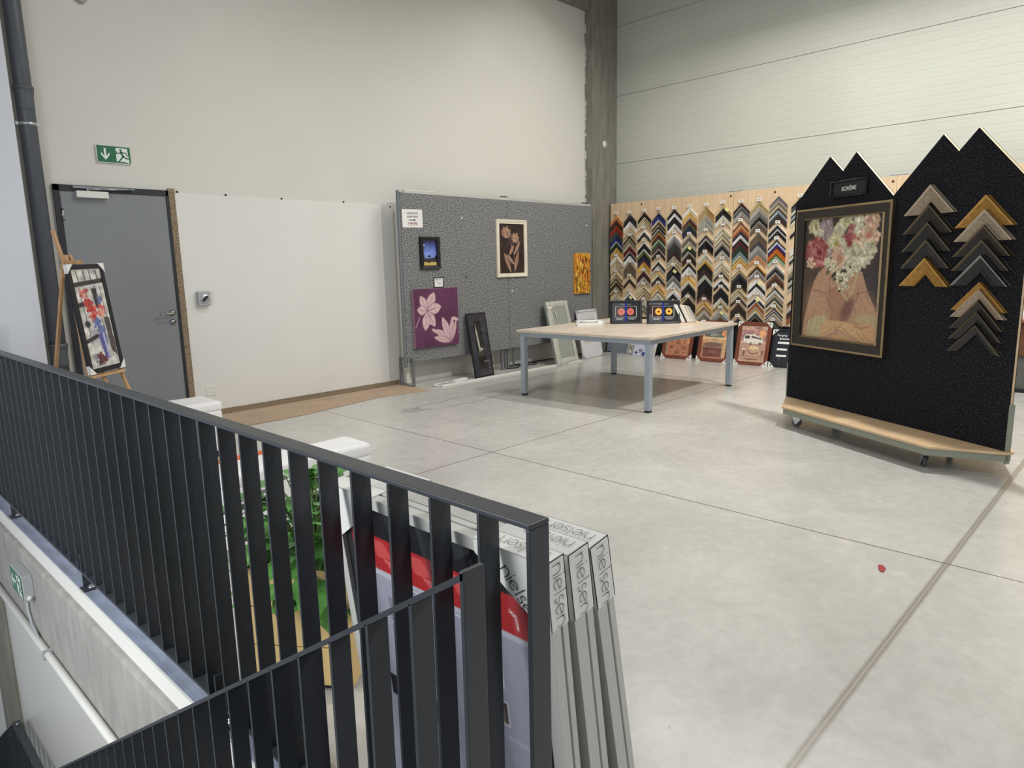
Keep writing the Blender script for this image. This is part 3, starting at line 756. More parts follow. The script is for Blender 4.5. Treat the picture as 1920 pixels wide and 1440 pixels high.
p.line([(0, .155), (1, .125)], .045, (62, 58, 58)); 
for u in (.22, .72, .9): p.line([(u-.05, .17), (u, .75)], .010, (96, 92, 90))
p.line([(0, .36), (.28, .34)], .045, (60, 56, 56)); p.ell(.2, .55, .035, .035, (58, 54, 54)); p.line([(.05, .72), (.42, .68)], .04, (62, 58, 58))
p.poly([(.55, .20), (.72, .20), (.74, .40), (.60, .40)], (66, 60, 60)); p.poly([(.78, .50), (.95, .50), (.98, .92), (.80, .84)], (84, 78, 78)); p.noise(.12, 30)
p.flower(.30, .25, .07, [(206, 120, 110), (190, 86, 84), (216, 160, 150)], 24); p.flower(.40, .37, .085, [(200, 74, 72), (214, 100, 90), (184, 50, 54)], 34)
p.flower(.44, .48, .07, [(206, 60, 60), (220, 130, 120)], 26); p.flower(.72, .43, .075, [(216, 130, 116), (204, 90, 84), (226, 176, 160)], 30)
p.flower(.52, .55, .06, [(66, 84, 150), (90, 112, 176), (140, 150, 190)], 30); p.flower(.60, .62, .06, [(60, 78, 140), (120, 136, 182)], 26); p.flower(.75, .32, .05, [(120, 128, 168), (90, 100, 150)], 20)
p.poly([(.46, .66), (.70, .64), (.72, .92), (.56, .92)], (92, 90, 150)); p.poly([(.60, .66), (.68, .65), (.72, .90), (.66, .92)], (176, 178, 214))
p.flower(.42, .92, .08, [(110, 60, 62), (140, 92, 86), (90, 56, 60)], 26); p.flower(.2, .9, .05, [(170, 168, 174), (130, 128, 140)], 14)
p.rect(0, 0, 1, .012, (226, 224, 216)); p.rect(0, .985, 1, 1, (226, 224, 216)); p.rect(0, 0, .03, 1, (160, 158, 152))
p.mesh('picture', -W/2+.035, .036, W/2-.035, HL-.036, -.001, art_glass, fr)
for sx, sz in ((-1, 0), (1, 0), (-1, 1), (1, 1)):
    x = sx*W/2; z = sz*HL; c = MB(); e = .004; sg = -sx; sv = 1 if sz == 0 else -1
    c.prism([(x-sg*e, z-sv*e), (x+sg*.06, z-sv*e), (x-sg*e, z+sv*.065)], 'y', -.015, -.011)
    c.box(x-sg*e, -.014, z-sv*e, x, .012, z+sv*.065); c.box(x-sg*e, -.014, z-sv*e, x+sg*.06, .012, z)
    c.build('corner_protector', card_white, fr)
# ---------------------------------------------------------------- free-standing grey felt display wall
YB = 6.80
bw = thing('display_partition', 'grey felt partition on looped steel feet in front of the cream wall', 'partition', T((7.0, YB, 0)))
X0, X1, XM = 5.143-7, 8.853-7, 6.97-7
MB().box(X0, 0, .305, XM-.003, .035, 2.365).build('felt_panel', felt_grey, bw, bevel=.004)
MB().box(XM+.003, 0, .305, X1, .035, 2.365).build('felt_panel', felt_grey, bw, bevel=.004)
MB().box(X0+.06, -.004, 2.355, X1, .040, 2.395).build('top_rail', alu, bw, bevel=.003)
for x in (X0-.035, X1): MB().box(x, -.004, .25 if x < 0 else .30, x+.035, .04, 2.385).build('side_post', board_grey_metal, bw, bevel=.012, seg=3)
for x in (XM-.11, X1-.2): MB().box(x, 0, 2.395, x+.12, .03, 2.408).lathe([(.01, 2.408), (.01, 2.415)], (x+.03, .015, 0), 10).lathe([(.01, 2.408), (.01, 2.415)], (x+.09, .015, 0), 10).build('bracket', grey_pc, bw)
def loop(x):
    r = .018; m = MB(); y0, y1 = -.06, .23; z = .018
    m.box(x-.015, y0, 0, x+.015, y0+.03, .36); m.box(x-.015, y1-.03, 0, x+.015, y1, .36); m.box(x-.015, y0+.03, 0, x+.015, y1-.03, .02); m.box(x-.015, y0+.03, .33, x+.015, y1-.03, .36)
    return m.build('foot_loop', board_grey_metal, bw, bevel=.005)
def loop2(x0, x1, y):
    return MB().box(x0, y, 0, x0+.026, y+.03, .34).box(x1-.026, y, 0, x1, y+.03, .34).box(x0+.026, y, 0, x1-.026, y+.03, .02).build('foot_loop', board_grey_metal, bw, bevel=.004)
loop(X0+.05); loop2(XM-.01, XM+.14, .04); loop2(XM-.13, XM-.03, .045)
# white board edge standing behind the partition's left end
tag(MB().box(5.265, 7.0, .01, 5.325, 7.08, 2.19).build('white_panel', plastic_white), 'white upright board edge behind the left end of the grey partition', 'panel')

# items on the felt
pp = thing('notice_paper', 'white paper notice with arrow at the upper left of the grey partition', 'notice', T((5.315, YB-.003, 2.06)) @ Matrix.Rotation(math.radians(-1), 4, 'Y'))
MB().box(-.155, -.0015, -.108, .155, 0, .108).build('sheet', paper, pp)
FT = lambda x, z, y=-.0035: basis((x, y, z), (1, 0, 0), (0, 0, 1), (0, -1, 0))
text_obj('UKÁZKOVÉ', .032, ink_grey, 'lettering', pp, FT(0, .060)); text_obj('RÁMOVÁNÍ', .032, ink_grey, 'lettering', pp, FT(0, .020))
MB().box(-.055, -.0035, -.024, .02, -.0025, -.016).prism([(.02, -.032), (.05, -.020), (.02, -.008)], 'y', -.0035, -.0025).build('arrow', ink, pp)
text_obj('K PRODEJI', .032, ink_red, 'lettering', pp, FT(0, -.058))
MB().box(-.075, -.0035, -.080, .075, -.0025, -.077).build('underline', ink_red, pp)

def wall_pic(name, label, cat, xc, z0, w, h, M=None): return thing(name, label, cat, T((xc, YB, z0)))
# night sky photograph
t = wall_pic('framed_photo', 'small black framed photo of a blue night sky over a lone tree', 'picture', 5.558, 1.448, .30, .40)
m_ = MB(); frame_bars(m_, .31, .398, .045, .035, 0, mi=0, mi_lip=0, lip=.012); m_.build('frame', black, t)
p = Paint(60, 84, (24, 32, 90), .22/.31)
for i in range(30): p.rect(0, i/30*.82, 1, (i+1)/30*.82, (22+i*3.6, 34+i*4.2, 96+i*4.4))
p.ell(.5, .5, .35, .28, (120, 150, 226), 0, soft=1.0, al=.5); p.noise(.12, 10)
p.ell(.12, .2, .03, .03, (236, 240, 250)); p.poly([(0, .68), (.3, .72), (.6, .70), (1, .66), (1, .85), (0, .85)], (24, 26, 50)); p.rect(0, .80, 1, .86, (60, 54, 52)); p.rect(0, .86, 1, 1, (196, 176, 96))
p.line([(.46, .84), (.46, .66)], .018, (16, 16, 24)); p.ell(.46, .63, .08, .04, (16, 18, 28), 0, soft=.6); p.ell(.42, .87, .06, .02, (30, 24, 24)); p.ell(.06, .64, .05, .07, (14, 16, 26), soft=.5); p.ell(.95, .66, .05, .06, (14, 16, 26), soft=.5)
p.mesh('picture', -.112, .043, .112, .355, -.008, art_glass, t)
# little label
t = wall_pic('label_card', 'tiny black framed white label card above the purple lily canvas', 'label', 5.688, 1.212, .17, .13)
m_ = MB(); frame_bars(m_, .165, .130, .012, .008, 0); m_.build('frame', black, t); MB().box(-.07, -.006, .012, .07, -.004, .118).build('card', paper, t)
m_ = MB(); m_.box(-.05, -.0072, .095, -.005, -.006, .103).box(.005, -.0072, .095, .04, -.006, .103).box(-.05, -.0072, .078, -.01, -.006, .082).box(-.02, -.0072, .058, .045, -.006, .062).box(-.02, -.0072, .045, .045, -.006, .049).build('print_lines', ink_grey, t)
# purple lily canvas
t = wall_pic('canvas_print', 'purple canvas print of two pale lilies hanging on the grey partition', 'painting', 5.607, .475, .72, .73)
MB().box(-.36, -.04, 0, .36, 0, .733).build('canvas_edge', mat('canvas_edge_pink', (170, 132, 142), .8, var=.08, vs=30), t, bevel=.003)
p = Paint(120, 122, (92, 50, 78), .72/.733); p.noise(.12, 4); p.noise(.10, 60)
c1, c2 = (208, 176, 178), (124, 78, 96)
for a, L, W in ((62, .36, .19), (118, .30, .16), (172, .22, .17), (12, .32, .20), (-60, .32, .17), (-100, .34, .18)): p.petal(.29, .38, L, W, a, c1, c2)
p.noise(.08, 50)
p.line([(.31, .38), (.45, .34)], .010, c2); p.line([(.12, .48), (.03, .64)], .022, (170, 130, 144))
for a, L, W in ((146, .44, .15), (164, .42, .11), (114, .50, .16), (86, .44, .12), (72, .40, .09)): p.petal(.82, .95, L, W, a, c1, c2)
p.ell(.92, .55, .08, .032, c1, 20); p.ell(.44, .73, .07, .028, c1, 30)
p.mesh('picture', -.359, .001, .359, .732, -.0412, art, t)
# tulip picture
t = wall_pic('framed_picture', 'cream framed brown picture of two tulips on the grey partition', 'picture', 7.033, 1.312, .60, .78)
m_ = MB(); frame_bars(m_, .608, .785, .055, .03, 0, lip=.010); m_.build('frame', mat('cream_frame', (220, 210, 190), .5), t)
p = Paint(84, 120, (46, 32, 32), .5/.675); p.noise(.15, 8)
g = (206, 166, 140)
def tulip(cx, cy, r, ang):
    for k, (da, L, W) in enumerate(((0, 1.9, .9), (28, 1.7, .8), (-28, 1.7, .8), (50, 1.4, .7), (-50, 1.4, .7), (12, 1.5, .6), (-14, 1.5, .6))):
        a = ang+da; p.petal(cx-math.cos(math.radians(ang))*r*.9/p.asp, cy+math.sin(math.radians(ang))*r*.9, r*L, r*W, a, (120, 86, 70), (228, 190, 162))
    for i in range(16): u, v = cx+random.uniform(-.6, .6)*r/p.asp, cy+random.uniform(-.6, .6)*r; p.line([(u, v), (u+.03, v+random.uniform(-.04, .04))], .006, g, .7)
tulip(.31, .17, .125, 75); tulip(.66, .28, .105, 60)
p.line([(.42, .27), (.60, .62), (.62, .98)], .008, g, .9); p.line([(.55, .36), (.42, .60), (.45, .98)], .007, g, .9)
for (a, b, L, W, an) in ((.46, .97, .42, .07, 116), (.60, .82, .30, .06, 138), (.62, .95, .42, .08, 74), (.43, .62, .22, .06, 58), (.60, .62, .32, .07, 56)): p.petal(a, b, L, W, an, (140, 102, 82), (226, 192, 166))
p.mesh('picture', -.25, .055, .25, .73, -.008, art_glass, t)
# fiery abstract canvas
t = wall_pic('abstract_canvas', 'narrow red and yellow abstract canvas at the far end of the grey partition', 'painting', 8.605, 1.011, .40, .63)
MB().box(-.20, -.03, 0, .20, 0, .628).build('canvas_edge', mat('canvas_edge_orange', (196, 140, 60), .8), t)
p = Paint(70, 110, (206, 150, 50), .4/.628)
for i in range(230):
    c = random.choice([(60, 20, 14), (120, 26, 16), (190, 60, 24), (232, 186, 70), (240, 214, 120), (30, 22, 16), (206, 120, 30), (90, 70, 20)]); u, v = random.random(), random.random()
    p.line([(u, v), (u+random.uniform(-.06, .06), v+random.uniform(.03, .16))], random.uniform(.008, .03), c, .85)
p.mesh('picture', -.199, .001, .199, .627, -.031, art, t)
# pins
for i, (x, z, lab) in enumerate(((6.117, 2.095, 'white pin between the paper notice and the tulip picture'), (8.751, 2.069, 'white pin above the abstract canvas on the grey partition'), (7.033, 1.12, 'white pin below the tulip picture on the grey partition'))):
    tag(MB().box(x-.02, YB-.008, z-.004, x+.02, YB, z+.006).box(x-.004, YB-.006, z-.02, x+.004, YB, z+.004).build('pin', plastic_white), lab, 'pin')
tag(MB().lathe([(.012, 0), (.008, -.012)], (6.158, YB, 1.337), 10, axis='y').build('pin', black_matte), 'black pin in the middle of the grey partition', 'pin')

# ---------------------------------------------------------------- pictures leaning on the partition's foot
def leaning(name, label, cat, xa, ya, xb, yb, L, k, group=None):
    """bottom edge from (xa,ya) to (xb,yb), leaning away from the room by slope k"""
    a = Vector((xa, ya, 0)); b = Vector((xb, yb, 0)); ex = (b-a).normalized(); n = Vector((-ex.y, ex.x, 0))
    al = math.atan(k); ey = n*math.cos(al)-Vector((0, 0, 1))*math.sin(al); ez = n*math.sin(al)+Vector((0, 0, 1))*math.cos(al)
    return thing(name, label, cat, basis((a+b)/2-Vector((0, 0, 0)), ex, ey, ez), group)
t = leaning('framed_picture', 'tall narrow black framed dark poster leaning against the grey partition', 'picture', 6.105, 6.600, 6.480, 6.630, .86, .17)
TL = T((0, 0, .004))
m_ = MB(); frame_bars(m_, .375, .862, .016, .022, .022, z0=.004); m_.build('frame', black, t)
p = Paint(56, 126, (44, 47, 58), .34/.83); p.noise(.12, 5)
p.rect(.26, .12, .74, .88, (22, 22, 22)); p.noise(.08, 12); p.poly([(.36, .14), (.42, .30), (.50, .62), (.40, .62), (.34, .3)], (190, 190, 170), .9); p.noise(0, 40, (120, 116, 100), .78, .4)
p.poly([(.3, .6), (.7, .58), (.7, .68), (.3, .68)], (70, 66, 56), .7); p.ell(.55, .57, .02, .02, (226, 226, 220), soft=.6); p.line([(.6, .5), (.74, .60)], .006, (150, 146, 120)); p.line([(.02, .42), (.3, .62)], .008, (80, 84, 96)); p.line([(.02, .47), (.28, .66)], .006, (80, 84, 96))
p.rect(.56, .765, .88, .775, (110, 114, 126)); p.rect(.84, .82, .88, .825, (110, 114, 126)); p.rect(.80, .88, .90, .886, (120, 124, 136)); p.line([(.7, .1), (.85, .95)], .05, (70, 74, 88), .3)
p.mesh('poster', -.172, .02, .172, .85, .004, art_glass, t)
t = leaning('wrapped_frame', 'large frame packed in bubble wrap leaning at the far end of the partition', 'parcel', 7.62, 6.46, 8.16, 6.50, .95, .24)
random.seed(4)
MB().box(-.27, 0, .004, .27, .045, .95).build('wrapped_board', mirror_green, t, bevel=.01)
def pad(x0, z0, x1, z1):
    m = MB(); nx = max(2, int(abs(x1-x0)/.03)); nz = max(2, int(abs(z1-z0)/.03)); vs = []; fs = []
    for j in range(nz+1):
        for i in range(nx+1):
            e = (i in (0, nx)) or (j in (0, nz))
            vs.append((x0+(x1-x0)*i/nx+random.uniform(-.004, .004), -.004 if e else -.014-random.uniform(0, .012), z0+(z1-z0)*j/nz+random.uniform(-.003, .003)))
    for j in range(nz):
        for i in range(nx): a = j*(nx+1)+i; fs.append((a, a+1, a+nx+2, a+nx+1))
    m.add(vs, fs, 0, True); return m.build('bubble_wrap', bubble, t)
pad(-.275, .004, -.15, .955); pad(.20, .004, .275, .955); pad(-.15, .865, .20, .958); pad(-.15, .004, .20, .10)
MB().box(-.262, -.022, .80, -.245, -.02, .93).box(-.10, -.022, .72, -.085, -.02, .80).box(-.27, -.024, .85, -.16, -.022, .875).build('tape', plastic_white, t)
t = leaning('framed_picture', 'white framed picture with a sepia print leaning beside the concrete column', 'picture', 8.42, 6.60, 8.97, 6.64, .76, .18)
m_ = MB(); frame_bars(m_, .55, .765, .03, .03, .03, z0=.004); m_.build('frame', mat('white_frame', (214, 214, 214), .4), t)
p = Paint(70, 100, (212, 212, 214), .49/.705); p.rect(.12, .18, .88, .70, (196, 186, 178)); p.ell(.5, .50, .15, .10, (140, 120, 110), 10, soft=.5); p.ell(.62, .42, .08, .06, (214, 208, 202), -20, soft=.5); p.ell(.45, .58, .2, .05, (96, 78, 72), 5, soft=.6); p.ell(.35, .36, .12, .06, (170, 160, 152), 30, soft=.6); p.ell(.7, .56, .1, .05, (120, 100, 92), soft=.6); p.line([(.2, .22), (.8, .24)], .02, (170, 158, 148))
p.mesh('picture', -.246, .035, .246, .74, .012, art_glass, t)
for sx in (-1, 1):
    for z in (.004, .769):
        sg = -sx; sv = 1 if z < .1 else -1; MB().prism([(sx*.275, z), (sx*.275+sg*.07, z), (sx*.275, z+sv*.07)], 'y', -.003, -.001).build('corner_protector', plastic_grey, t)
# long white trunking and power strip with cable
tk = MB().box(5.42, 6.475, 0, 8.22, 6.505, .022)
o = tk.build('cable_trunking', plastic_white, bevel=.003); o.rotation_euler = (0, 0, 0); tag(o, 'long thin white trunking strip lying on the floor before the partition', 'strip')
ps = thing('power_strip', 'white power strip with tangled cable on the floor below the lily canvas', 'power strip', T((5.72, 6.60, 0)))
MB().box(-.02, -.028, 0, .24, .028, .036, M=rotz(.15)).build('socket_bar', plastic_white, ps, bevel=.008)
random.seed(9); pts = []
for i in range(46):
    a = i*.55; pts.append((-.18+.17*math.cos(a)+random.uniform(-.02, .02), -.02+.07*math.sin(a)+random.uniform(-.012, .012), .008+.002*(i % 5)))
MB().tube(pts+[(-.02, -.01, .018)], .0045, 6).build('cable', plastic_white, ps)
pts = [(6.95, 6.85, .012), (7.1, 6.80, .012), (7.3, 6.9, .012), (7.5, 6.82, .012), (7.62, 6.9, .012), (7.5, 6.98, .014), (7.2, 6.93, .02), (7.1, 7.0, .012), (7.4, 7.02, .012), (8.0, 7.0, .012), (9.0, 6.93, .012)]
def smooth(pts, n=6):
    out = []; P = [Vector(q) for q in pts]
    for i in range(len(P)-1):
        a, b, c, d = P[max(i-1, 0)], P[i], P[i+1], P[min(i+2, len(P)-1)]
        for k in range(n):
            t = k/n; out.append(.5*((2*b)+(c-a)*t+(2*a-5*b+4*c-d)*t*t+(3*b-a-3*c+d)*t*t*t))
    return out+[P[-1]]
tag(MB().tube(smooth(pts), .008, 8).build('power_cable', black_matte), 'black cable lying on the floor behind the wrapped frame', 'cable')
tag(MB().tube(smooth([(9.02, 6.90, .012), (9.3, 6.86, .012), (9.42, 6.6, .012), (9.40, 6.2, .012), (9.46, 5.8, .012)]), .008, 8).build('power_cable', black_matte), 'black cable on the floor at the base of the concrete column', 'cable')
# ---------------------------------------------------------------- big table
tb = thing('work_table', 'large square table with pale wooden top and grey steel legs', 'table', T((5.66, 3.62, 0)) @ rotz(.037))
LX, LY, TH = 1.955, 1.74, .752
MB().box(0, 0, TH-.025, LX, LY, TH).build('tabletop', table_wood, tb, bevel=.002)
for x, y in ((.03, .03), (LX-.09, .03), (.03, LY-.09), (LX-.09, LY-.09)):
    l = MB().box(x, y, .02, x+.06, y+.06, TH-.025).build('leg', table_grey, tb, bevel=.003)
    MB().box(x+.004, y+.004, 0, x+.056, y+.056, .02).build('foot_cap', black_matte, l)
for a in ((.09, .035, LX-.09, .06), (.09, LY-.06, LX-.09, LY-.035), (.035, .09, .06, LY-.09), (LX-.06, .09, LX-.035, LY-.09)):
    MB().box(a[0], a[1], TH-.075, a[2], a[3], TH-.025).build('apron', table_grey, tb)
for y in (.35, .75, 1.15, 1.5): MB().lathe([(.005, 0), (.005, -.004)], (.035, y, TH-.05), 8, axis='x').build('screw', zinc, tb)

# two framed glass samples standing on the table
def glass_frame(label, ax, ay, bx, by, kind):
    a, b = Vector((ax, ay, TH)), Vector((bx, by, TH)); ex = (b-a).normalized(); W = (b-a).length; n = Vector((-ex.y, ex.x, 0)); 
    if n.dot(Vector((1, 1, 0))) < 0: n = -n
    k = .10; ey = n*math.cos(k)-Vector((0, 0, 1))*math.sin(k); ez = n*math.sin(k)+Vector((0, 0, 1))*math.cos(k)
    H_ = .275
    t = thing('framed_display', label, 'picture', basis((a+b)/2+Vector((0, 0, .0)), ex, ey, ez), 'framed glass samples on the table')
    m = MB(); frame_bars(m, W, H_, .026, .022, .022, z0=.003, lip=.006); m.build('frame', black, t)
    p = Paint(110, 78, (34, 35, 40), (W-.05)/(H_-.05))
    if kind == 'flower': p.rect(0, 0, .48, .12, (92, 92, 98)); p.rect(0, .12, .48, .60, (52, 26, 26)); p.rect(0, .60, .48, 1, (84, 86, 92))
    else: p.rect(0, 0, .48, 1, (70, 72, 78))
    p.rect(.12, .20, .88, .76, (200, 196, 188)); p.rect(.135, .22, .865, .74, (60, 22, 22) if kind == 'flower' else (64, 58, 58)); p.rect(.5, .22, .865, .74, (16, 16, 18))
    if kind == 'flower':
        for cx in (.34, .70):
            for i in range(16): an = i*22.5; p.ell(cx+.13*math.cos(math.radians(an))/p.asp, .48+.13*math.sin(math.radians(an)), .06, .032, (244, 196, 88), an)
            p.ell(cx, .48, .13, .13, (240, 184, 70)); p.ell(cx, .48, .055, .055, (84, 20, 12) if cx < .5 else (20, 12, 10), soft=.3)
    else:
        for cx, c in ((.33, (226, 140, 122)), (.66, (232, 122, 100))):
            p.ell(cx, .48, .185, .185, c); p.ell(cx, .48, .165, .165, tuple(v*.96 for v in c))
            for i in range(9): p.line([(cx-.07+random.uniform(-.02, .02), .36+i*.03), (cx+.06+random.uniform(-.02, .02), .36+i*.03)], .010, (170, 70, 56), .6)
            p.ell(cx, .48, .03, .03, (120, 50, 40))
    for u0, u1, v in ((.15, .40, .82), (.14, .38, .86), (.17, .36, .90), (.56, .86, .81), (.58, .84, .85), (.62, .80, .89), (.33, .48, .09), (.54, .68, .09)): p.line([(u0, v), (u1, v)], .020, (206, 208, 210), .85)
    p.rect(.455, 0, .535, 1, (28, 44, 128))
    p.mesh('print', -W/2+.026, .029, W/2-.026, H_-.023, .008, art_glass, t)
    MB().box(-.03, .022, .01, .03, .026, H_*.75).box(-.03, .026, .003, .03, .085, .006).build('stand_strut', black_matte, t)
glass_frame('black framed sample with two red round labels standing on the table', 6.725, 4.876, 6.973, 4.588, 'label')
glass_frame('black framed sample with two yellow sunflowers standing on the table', 6.939, 4.499, 7.205, 4.215, 'flower')
cat_ = thing('catalogue', 'white brochures lying flat on the table beside the framed samples', 'brochure', T((6.50, 5.02, TH)) @ rotz(-.84))
MB().box(-.15, -.11, 0, .15, .11, .022).box(-.13, -.105, .022, .16, .108, .034).build('pages', paper, cat_, bevel=.002)
MB().box(-.11, -.05, .034, .10, .09, .0352).build('cover_print', black_matte, cat_); MB().box(-.09, -.01, .0352, .08, .03, .0362).box(-.03, .05, .0352, .09, .07, .0362).build('cover_stripe', paper, cat_)
cat2 = thing('catalogue', 'white booklet lying on the table next to the red label sample', 'brochure', T((6.70, 5.16, TH)) @ rotz(-.7))
MB().box(-.16, -.11, 0, .16, .11, .03).build('pages', paper, cat2, bevel=.002)
# bag of mat board samples leaning on the table's far side
bag = thing('sample_pack', 'tilted pack of pale mount board samples on the table behind the sunflower frame', 'samples', basis((7.36, 4.22, TH), Vector((.70, -.71, 0)), Vector((.71, .70, 0)), (0, 0, 1)) @ Matrix.Rotation(math.radians(0), 4, 'Y'))
cols_ = [card_white, paper, black_matte, mat('cream_board', (222, 212, 192), .7), card_white, mat('beige_board', (206, 194, 172), .7), mat('sand_board', (214, 204, 186), .7), plastic_grey, card_white]
for i, c in enumerate(cols_):
    R_ = T((-.07+i*.021, 0, 0)) @ Matrix.Rotation(math.radians(-26), 4, 'Y')
    MB().box(0, -.10, .008 if i < 8 else .01, .017 if i < 8 else .004, .10, .245-.004*i).build('mount_board', c, bag, M=R_)
MB().box(-.10, -.11, 0, .16, .11, .008).build('tray', birch, bag)

# ---------------------------------------------------------------- wheeled display stand with mountain outline
sd = Vector((-.47342, -.88083, 0)); sn = Vector((-.88083, .47342, 0))   # along the panel, towards the viewer side
MS = basis((6.417, 2.592, 0), sd, -sn, (0, 0, 1))                        # local x along panel, local y away from viewer
std = thing('display_stand', 'wheeled display stand with black felt panel cut like mountain peaks', 'display stand', MS)
WID = 2.121; Z0 = .185
out = [(0, Z0), (WID, Z0), (WID, 1.90), (1.73, 2.305), (1.595, 2.175), (1.465, 2.308), (1.073, 1.93), (.68, 2.312), (.547, 2.180), (.394, 2.318), (0, 1.953)]
MB().prism(out, 'y', .006, .026).build('plywood_core', ply_edge, std)
inn = [(x, z) for x, z in out]
MB().prism(inn, 'y', 0, .006).build('felt_panel', felt_black, std)
MB().prism(inn, 'y', .026, .032).build('felt_panel', felt_black, std)
MB().prism([(WID+.001, .10), (WID+.012, .10), (WID+.012, .50), (WID+.001, .50)], 'y', -.004, .036).prism([(-.012, .10), (-.001, .10), (-.001, .50), (-.012, .50)], 'y', -.004, .036).build('corner_bracket', green_grey, std)
hexa = [(-.01, .0), (.355, -.345), (1.83, -.345), (WID+.03, -.012), (WID+.03, .044), (1.83, .377), (.355, .377), (-.01, .032)]
MB().prism(hexa, 'z', Z0-.018, Z0).build('base_board', birch, std, bevel=.003)
hx2 = [(.01, .0), (.362, -.333), (1.823, -.333), (WID+.012, -.01), (WID+.012, .042), (1.823, .365), (.362, .365), (.01, .032)]
MB().prism(hx2, 'z', Z0-.068, Z0-.018).build('base_frame', green_grey, std)
for wx, wy, rot in ((.40, -.215, .5), (1.72, -.235, -.5), (.45, .18, 1.2), (1.60, .16, 2.0)):
    ct_ = MB(); ct_.box(-.03, -.03, .108, .03, .03, .117).lathe([(.02, .095), (.02, .108)], (0, 0, 0), 14)
    ct_.prism([(-.03, .097), (.035, .097), (.045, .075), (.01, .022), (-.01, .022), (-.02, .05)], 'y', -.020, -.017)
    ct_.prism([(-.03, .097), (.035, .097), (.045, .075), (.01, .022), (-.01, .022), (-.02, .05)], 'y', .017, .020)
    c = ct_.box(-.03, -.020, .092, .035, .020, .097).build('caster', zinc, std, M=T((wx, wy, 0)) @ rotz(rot))
    MB().lathe([(.024, -.012), (.036, -.012), (.038, -.008), (.038, .008), (.036, .012), (.024, .012)], (.005, 0, .038), 24, axis='y').build('wheel', rubber, c)
    MB().lathe([(.024, -.013), (.024, .013)], (.005, 0, .038), 20, axis='y').build('hub', black_matte, c)
# name sign
ns = thing('name_sign', 'black framed BOHÈME name sign on the left peaks of the stand', 'sign', MS @ T((.638, 0, 1.972)))
m_ = MB(); frame_bars(m_, .385, .13, .012, .032, 0, lip=.008); m_.build('frame', black, ns); MB().box(-.18, -.014, .012, .18, -.012, .118).build('panel', black_matte, ns)
text_obj('BOHÈME', .047, mat('sign_lettering', (214, 212, 206), .5), 'lettering', ns, basis((.0, -.0148, .062), (1, 0, 0), (0, 0, 1), (0, -1, 0)), sx=.86, offset=.0008)
# portrait
pt = thing('framed_portrait', 'large dark framed portrait of a seated figure with flowers for a head', 'painting', MS @ T((.590, 0, .690)))
FWd, FHt = 1.045, 1.212
m_ = MB(); frame_bars(m_, FWd, FHt, .095, .045, 0, mi=0, lip=.022, mi_lip=1); m_.build('frame', [dark_frame, gilt], pt)
random.seed(17)
p = Paint(190, 228, (64, 56, 54), .86/1.03)
p.ell(.5, .95, .75, .5, (98, 82, 64), soft=1.2, al=.7); p.ell(.1, .3, .3, .5, (92, 76, 62), soft=1.1, al=.5); p.ell(.85, .55, .2, .3, (62, 56, 62), soft=1, al=.6); p.noise(.08, 5)
rob, rob2, rob3 = (184, 146, 118), (146, 102, 80), (192, 152, 124)
p.poly([(.02, 1.0), (.04, .86), (.10, .66), (.16, .52), (.22, .44), (.34, .38), (.50, .44), (.70, .42), (.78, .44), (.86, .60), (.96, .72), (1.0, .80), (1.0, 1.0)], rob)
p.poly([(.34, .60), (.42, .84), (.66, .84), (.70, .70), (.60, .60), (.5, .55)], (168, 126, 102)); p.ell(.62, .74, .05, .10, (112, 80, 76), 30, soft=.9, al=.8)
p.ell(.16, .70, .10, .16, rob3, 20, soft=1, al=.4); p.ell(.86, .70, .08, .12, rob3, -30, soft=1, al=.4); p.ell(.32, .50, .05, .14, rob3, 10, soft=1, al=.4)
for i in range(46):
    u, v = random.uniform(.06, .95), random.uniform(.48, .84); an = random.uniform(-.10, .10)
    p.line([(u, v), (u+an, v+random.uniform(.04, .14))], .006, random.choice((rob2, rob3, (112, 74, 60))), .35)
p.line([(.12, .60), (.22, .60), (.32, .62), (.36, .68)], .010, rob2, .8); p.line([(.36, .42), (.38, .62), (.37, .78)], .008, rob2, .7); p.line([(.72, .62), (.80, .60), (.88, .60)], .010, rob2, .8)
p.line([(.70, .45), (.76, .62), (.66, .78)], .008, rob2, .6)
p.poly([(.33, .38), (.38, .37), (.60, .62), (.64, .68), (.58, .66), (.5, .58)], (196, 172, 134)); p.poly([(.76, .42), (.72, .42), (.66, .58), (.62, .66), (.68, .62)], (190, 164, 128))
for i in range(6): p.line([(.345+.008*i, .385), (.60+.005*i, .655)], .003, (158, 130, 98), .7)
# sleeves, forearms and hands
p.poly([(.10, .86), (.20, .82), (.34, .80), (.36, .86), (.28, .99), (.08, 1.0)], (188, 174, 134)); p.line([(.16, .84), (.12, .96)], .006, (150, 136, 100)); p.line([(.24, .83), (.20, .98)], .006, (150, 136, 100)); p.line([(.30, .81), (.27, .94)], .006, (150, 136, 100))
p.poly([(.70, .82), (.84, .77), (1.0, .77), (1.0, .92), (.82, .88)], (184, 164, 124))
p.poly([(.28, .90), (.36, .84), (.56, .84), (.70, .86), (.82, .90), (.92, .94), (.96, 1.0), (.78, .995), (.66, .95), (.50, .90), (.40, .96), (.30, .985)], (204, 164, 122))
p.poly([(.78, .84), (.92, .84), (1.0, .90), (1.0, 1.0), (.90, .98), (.82, .90)], (198, 156, 116))
p.poly([(.42, .98), (.56, .94), (.70, .99), (.72, 1.0), (.40, 1.0)], (196, 156, 114))
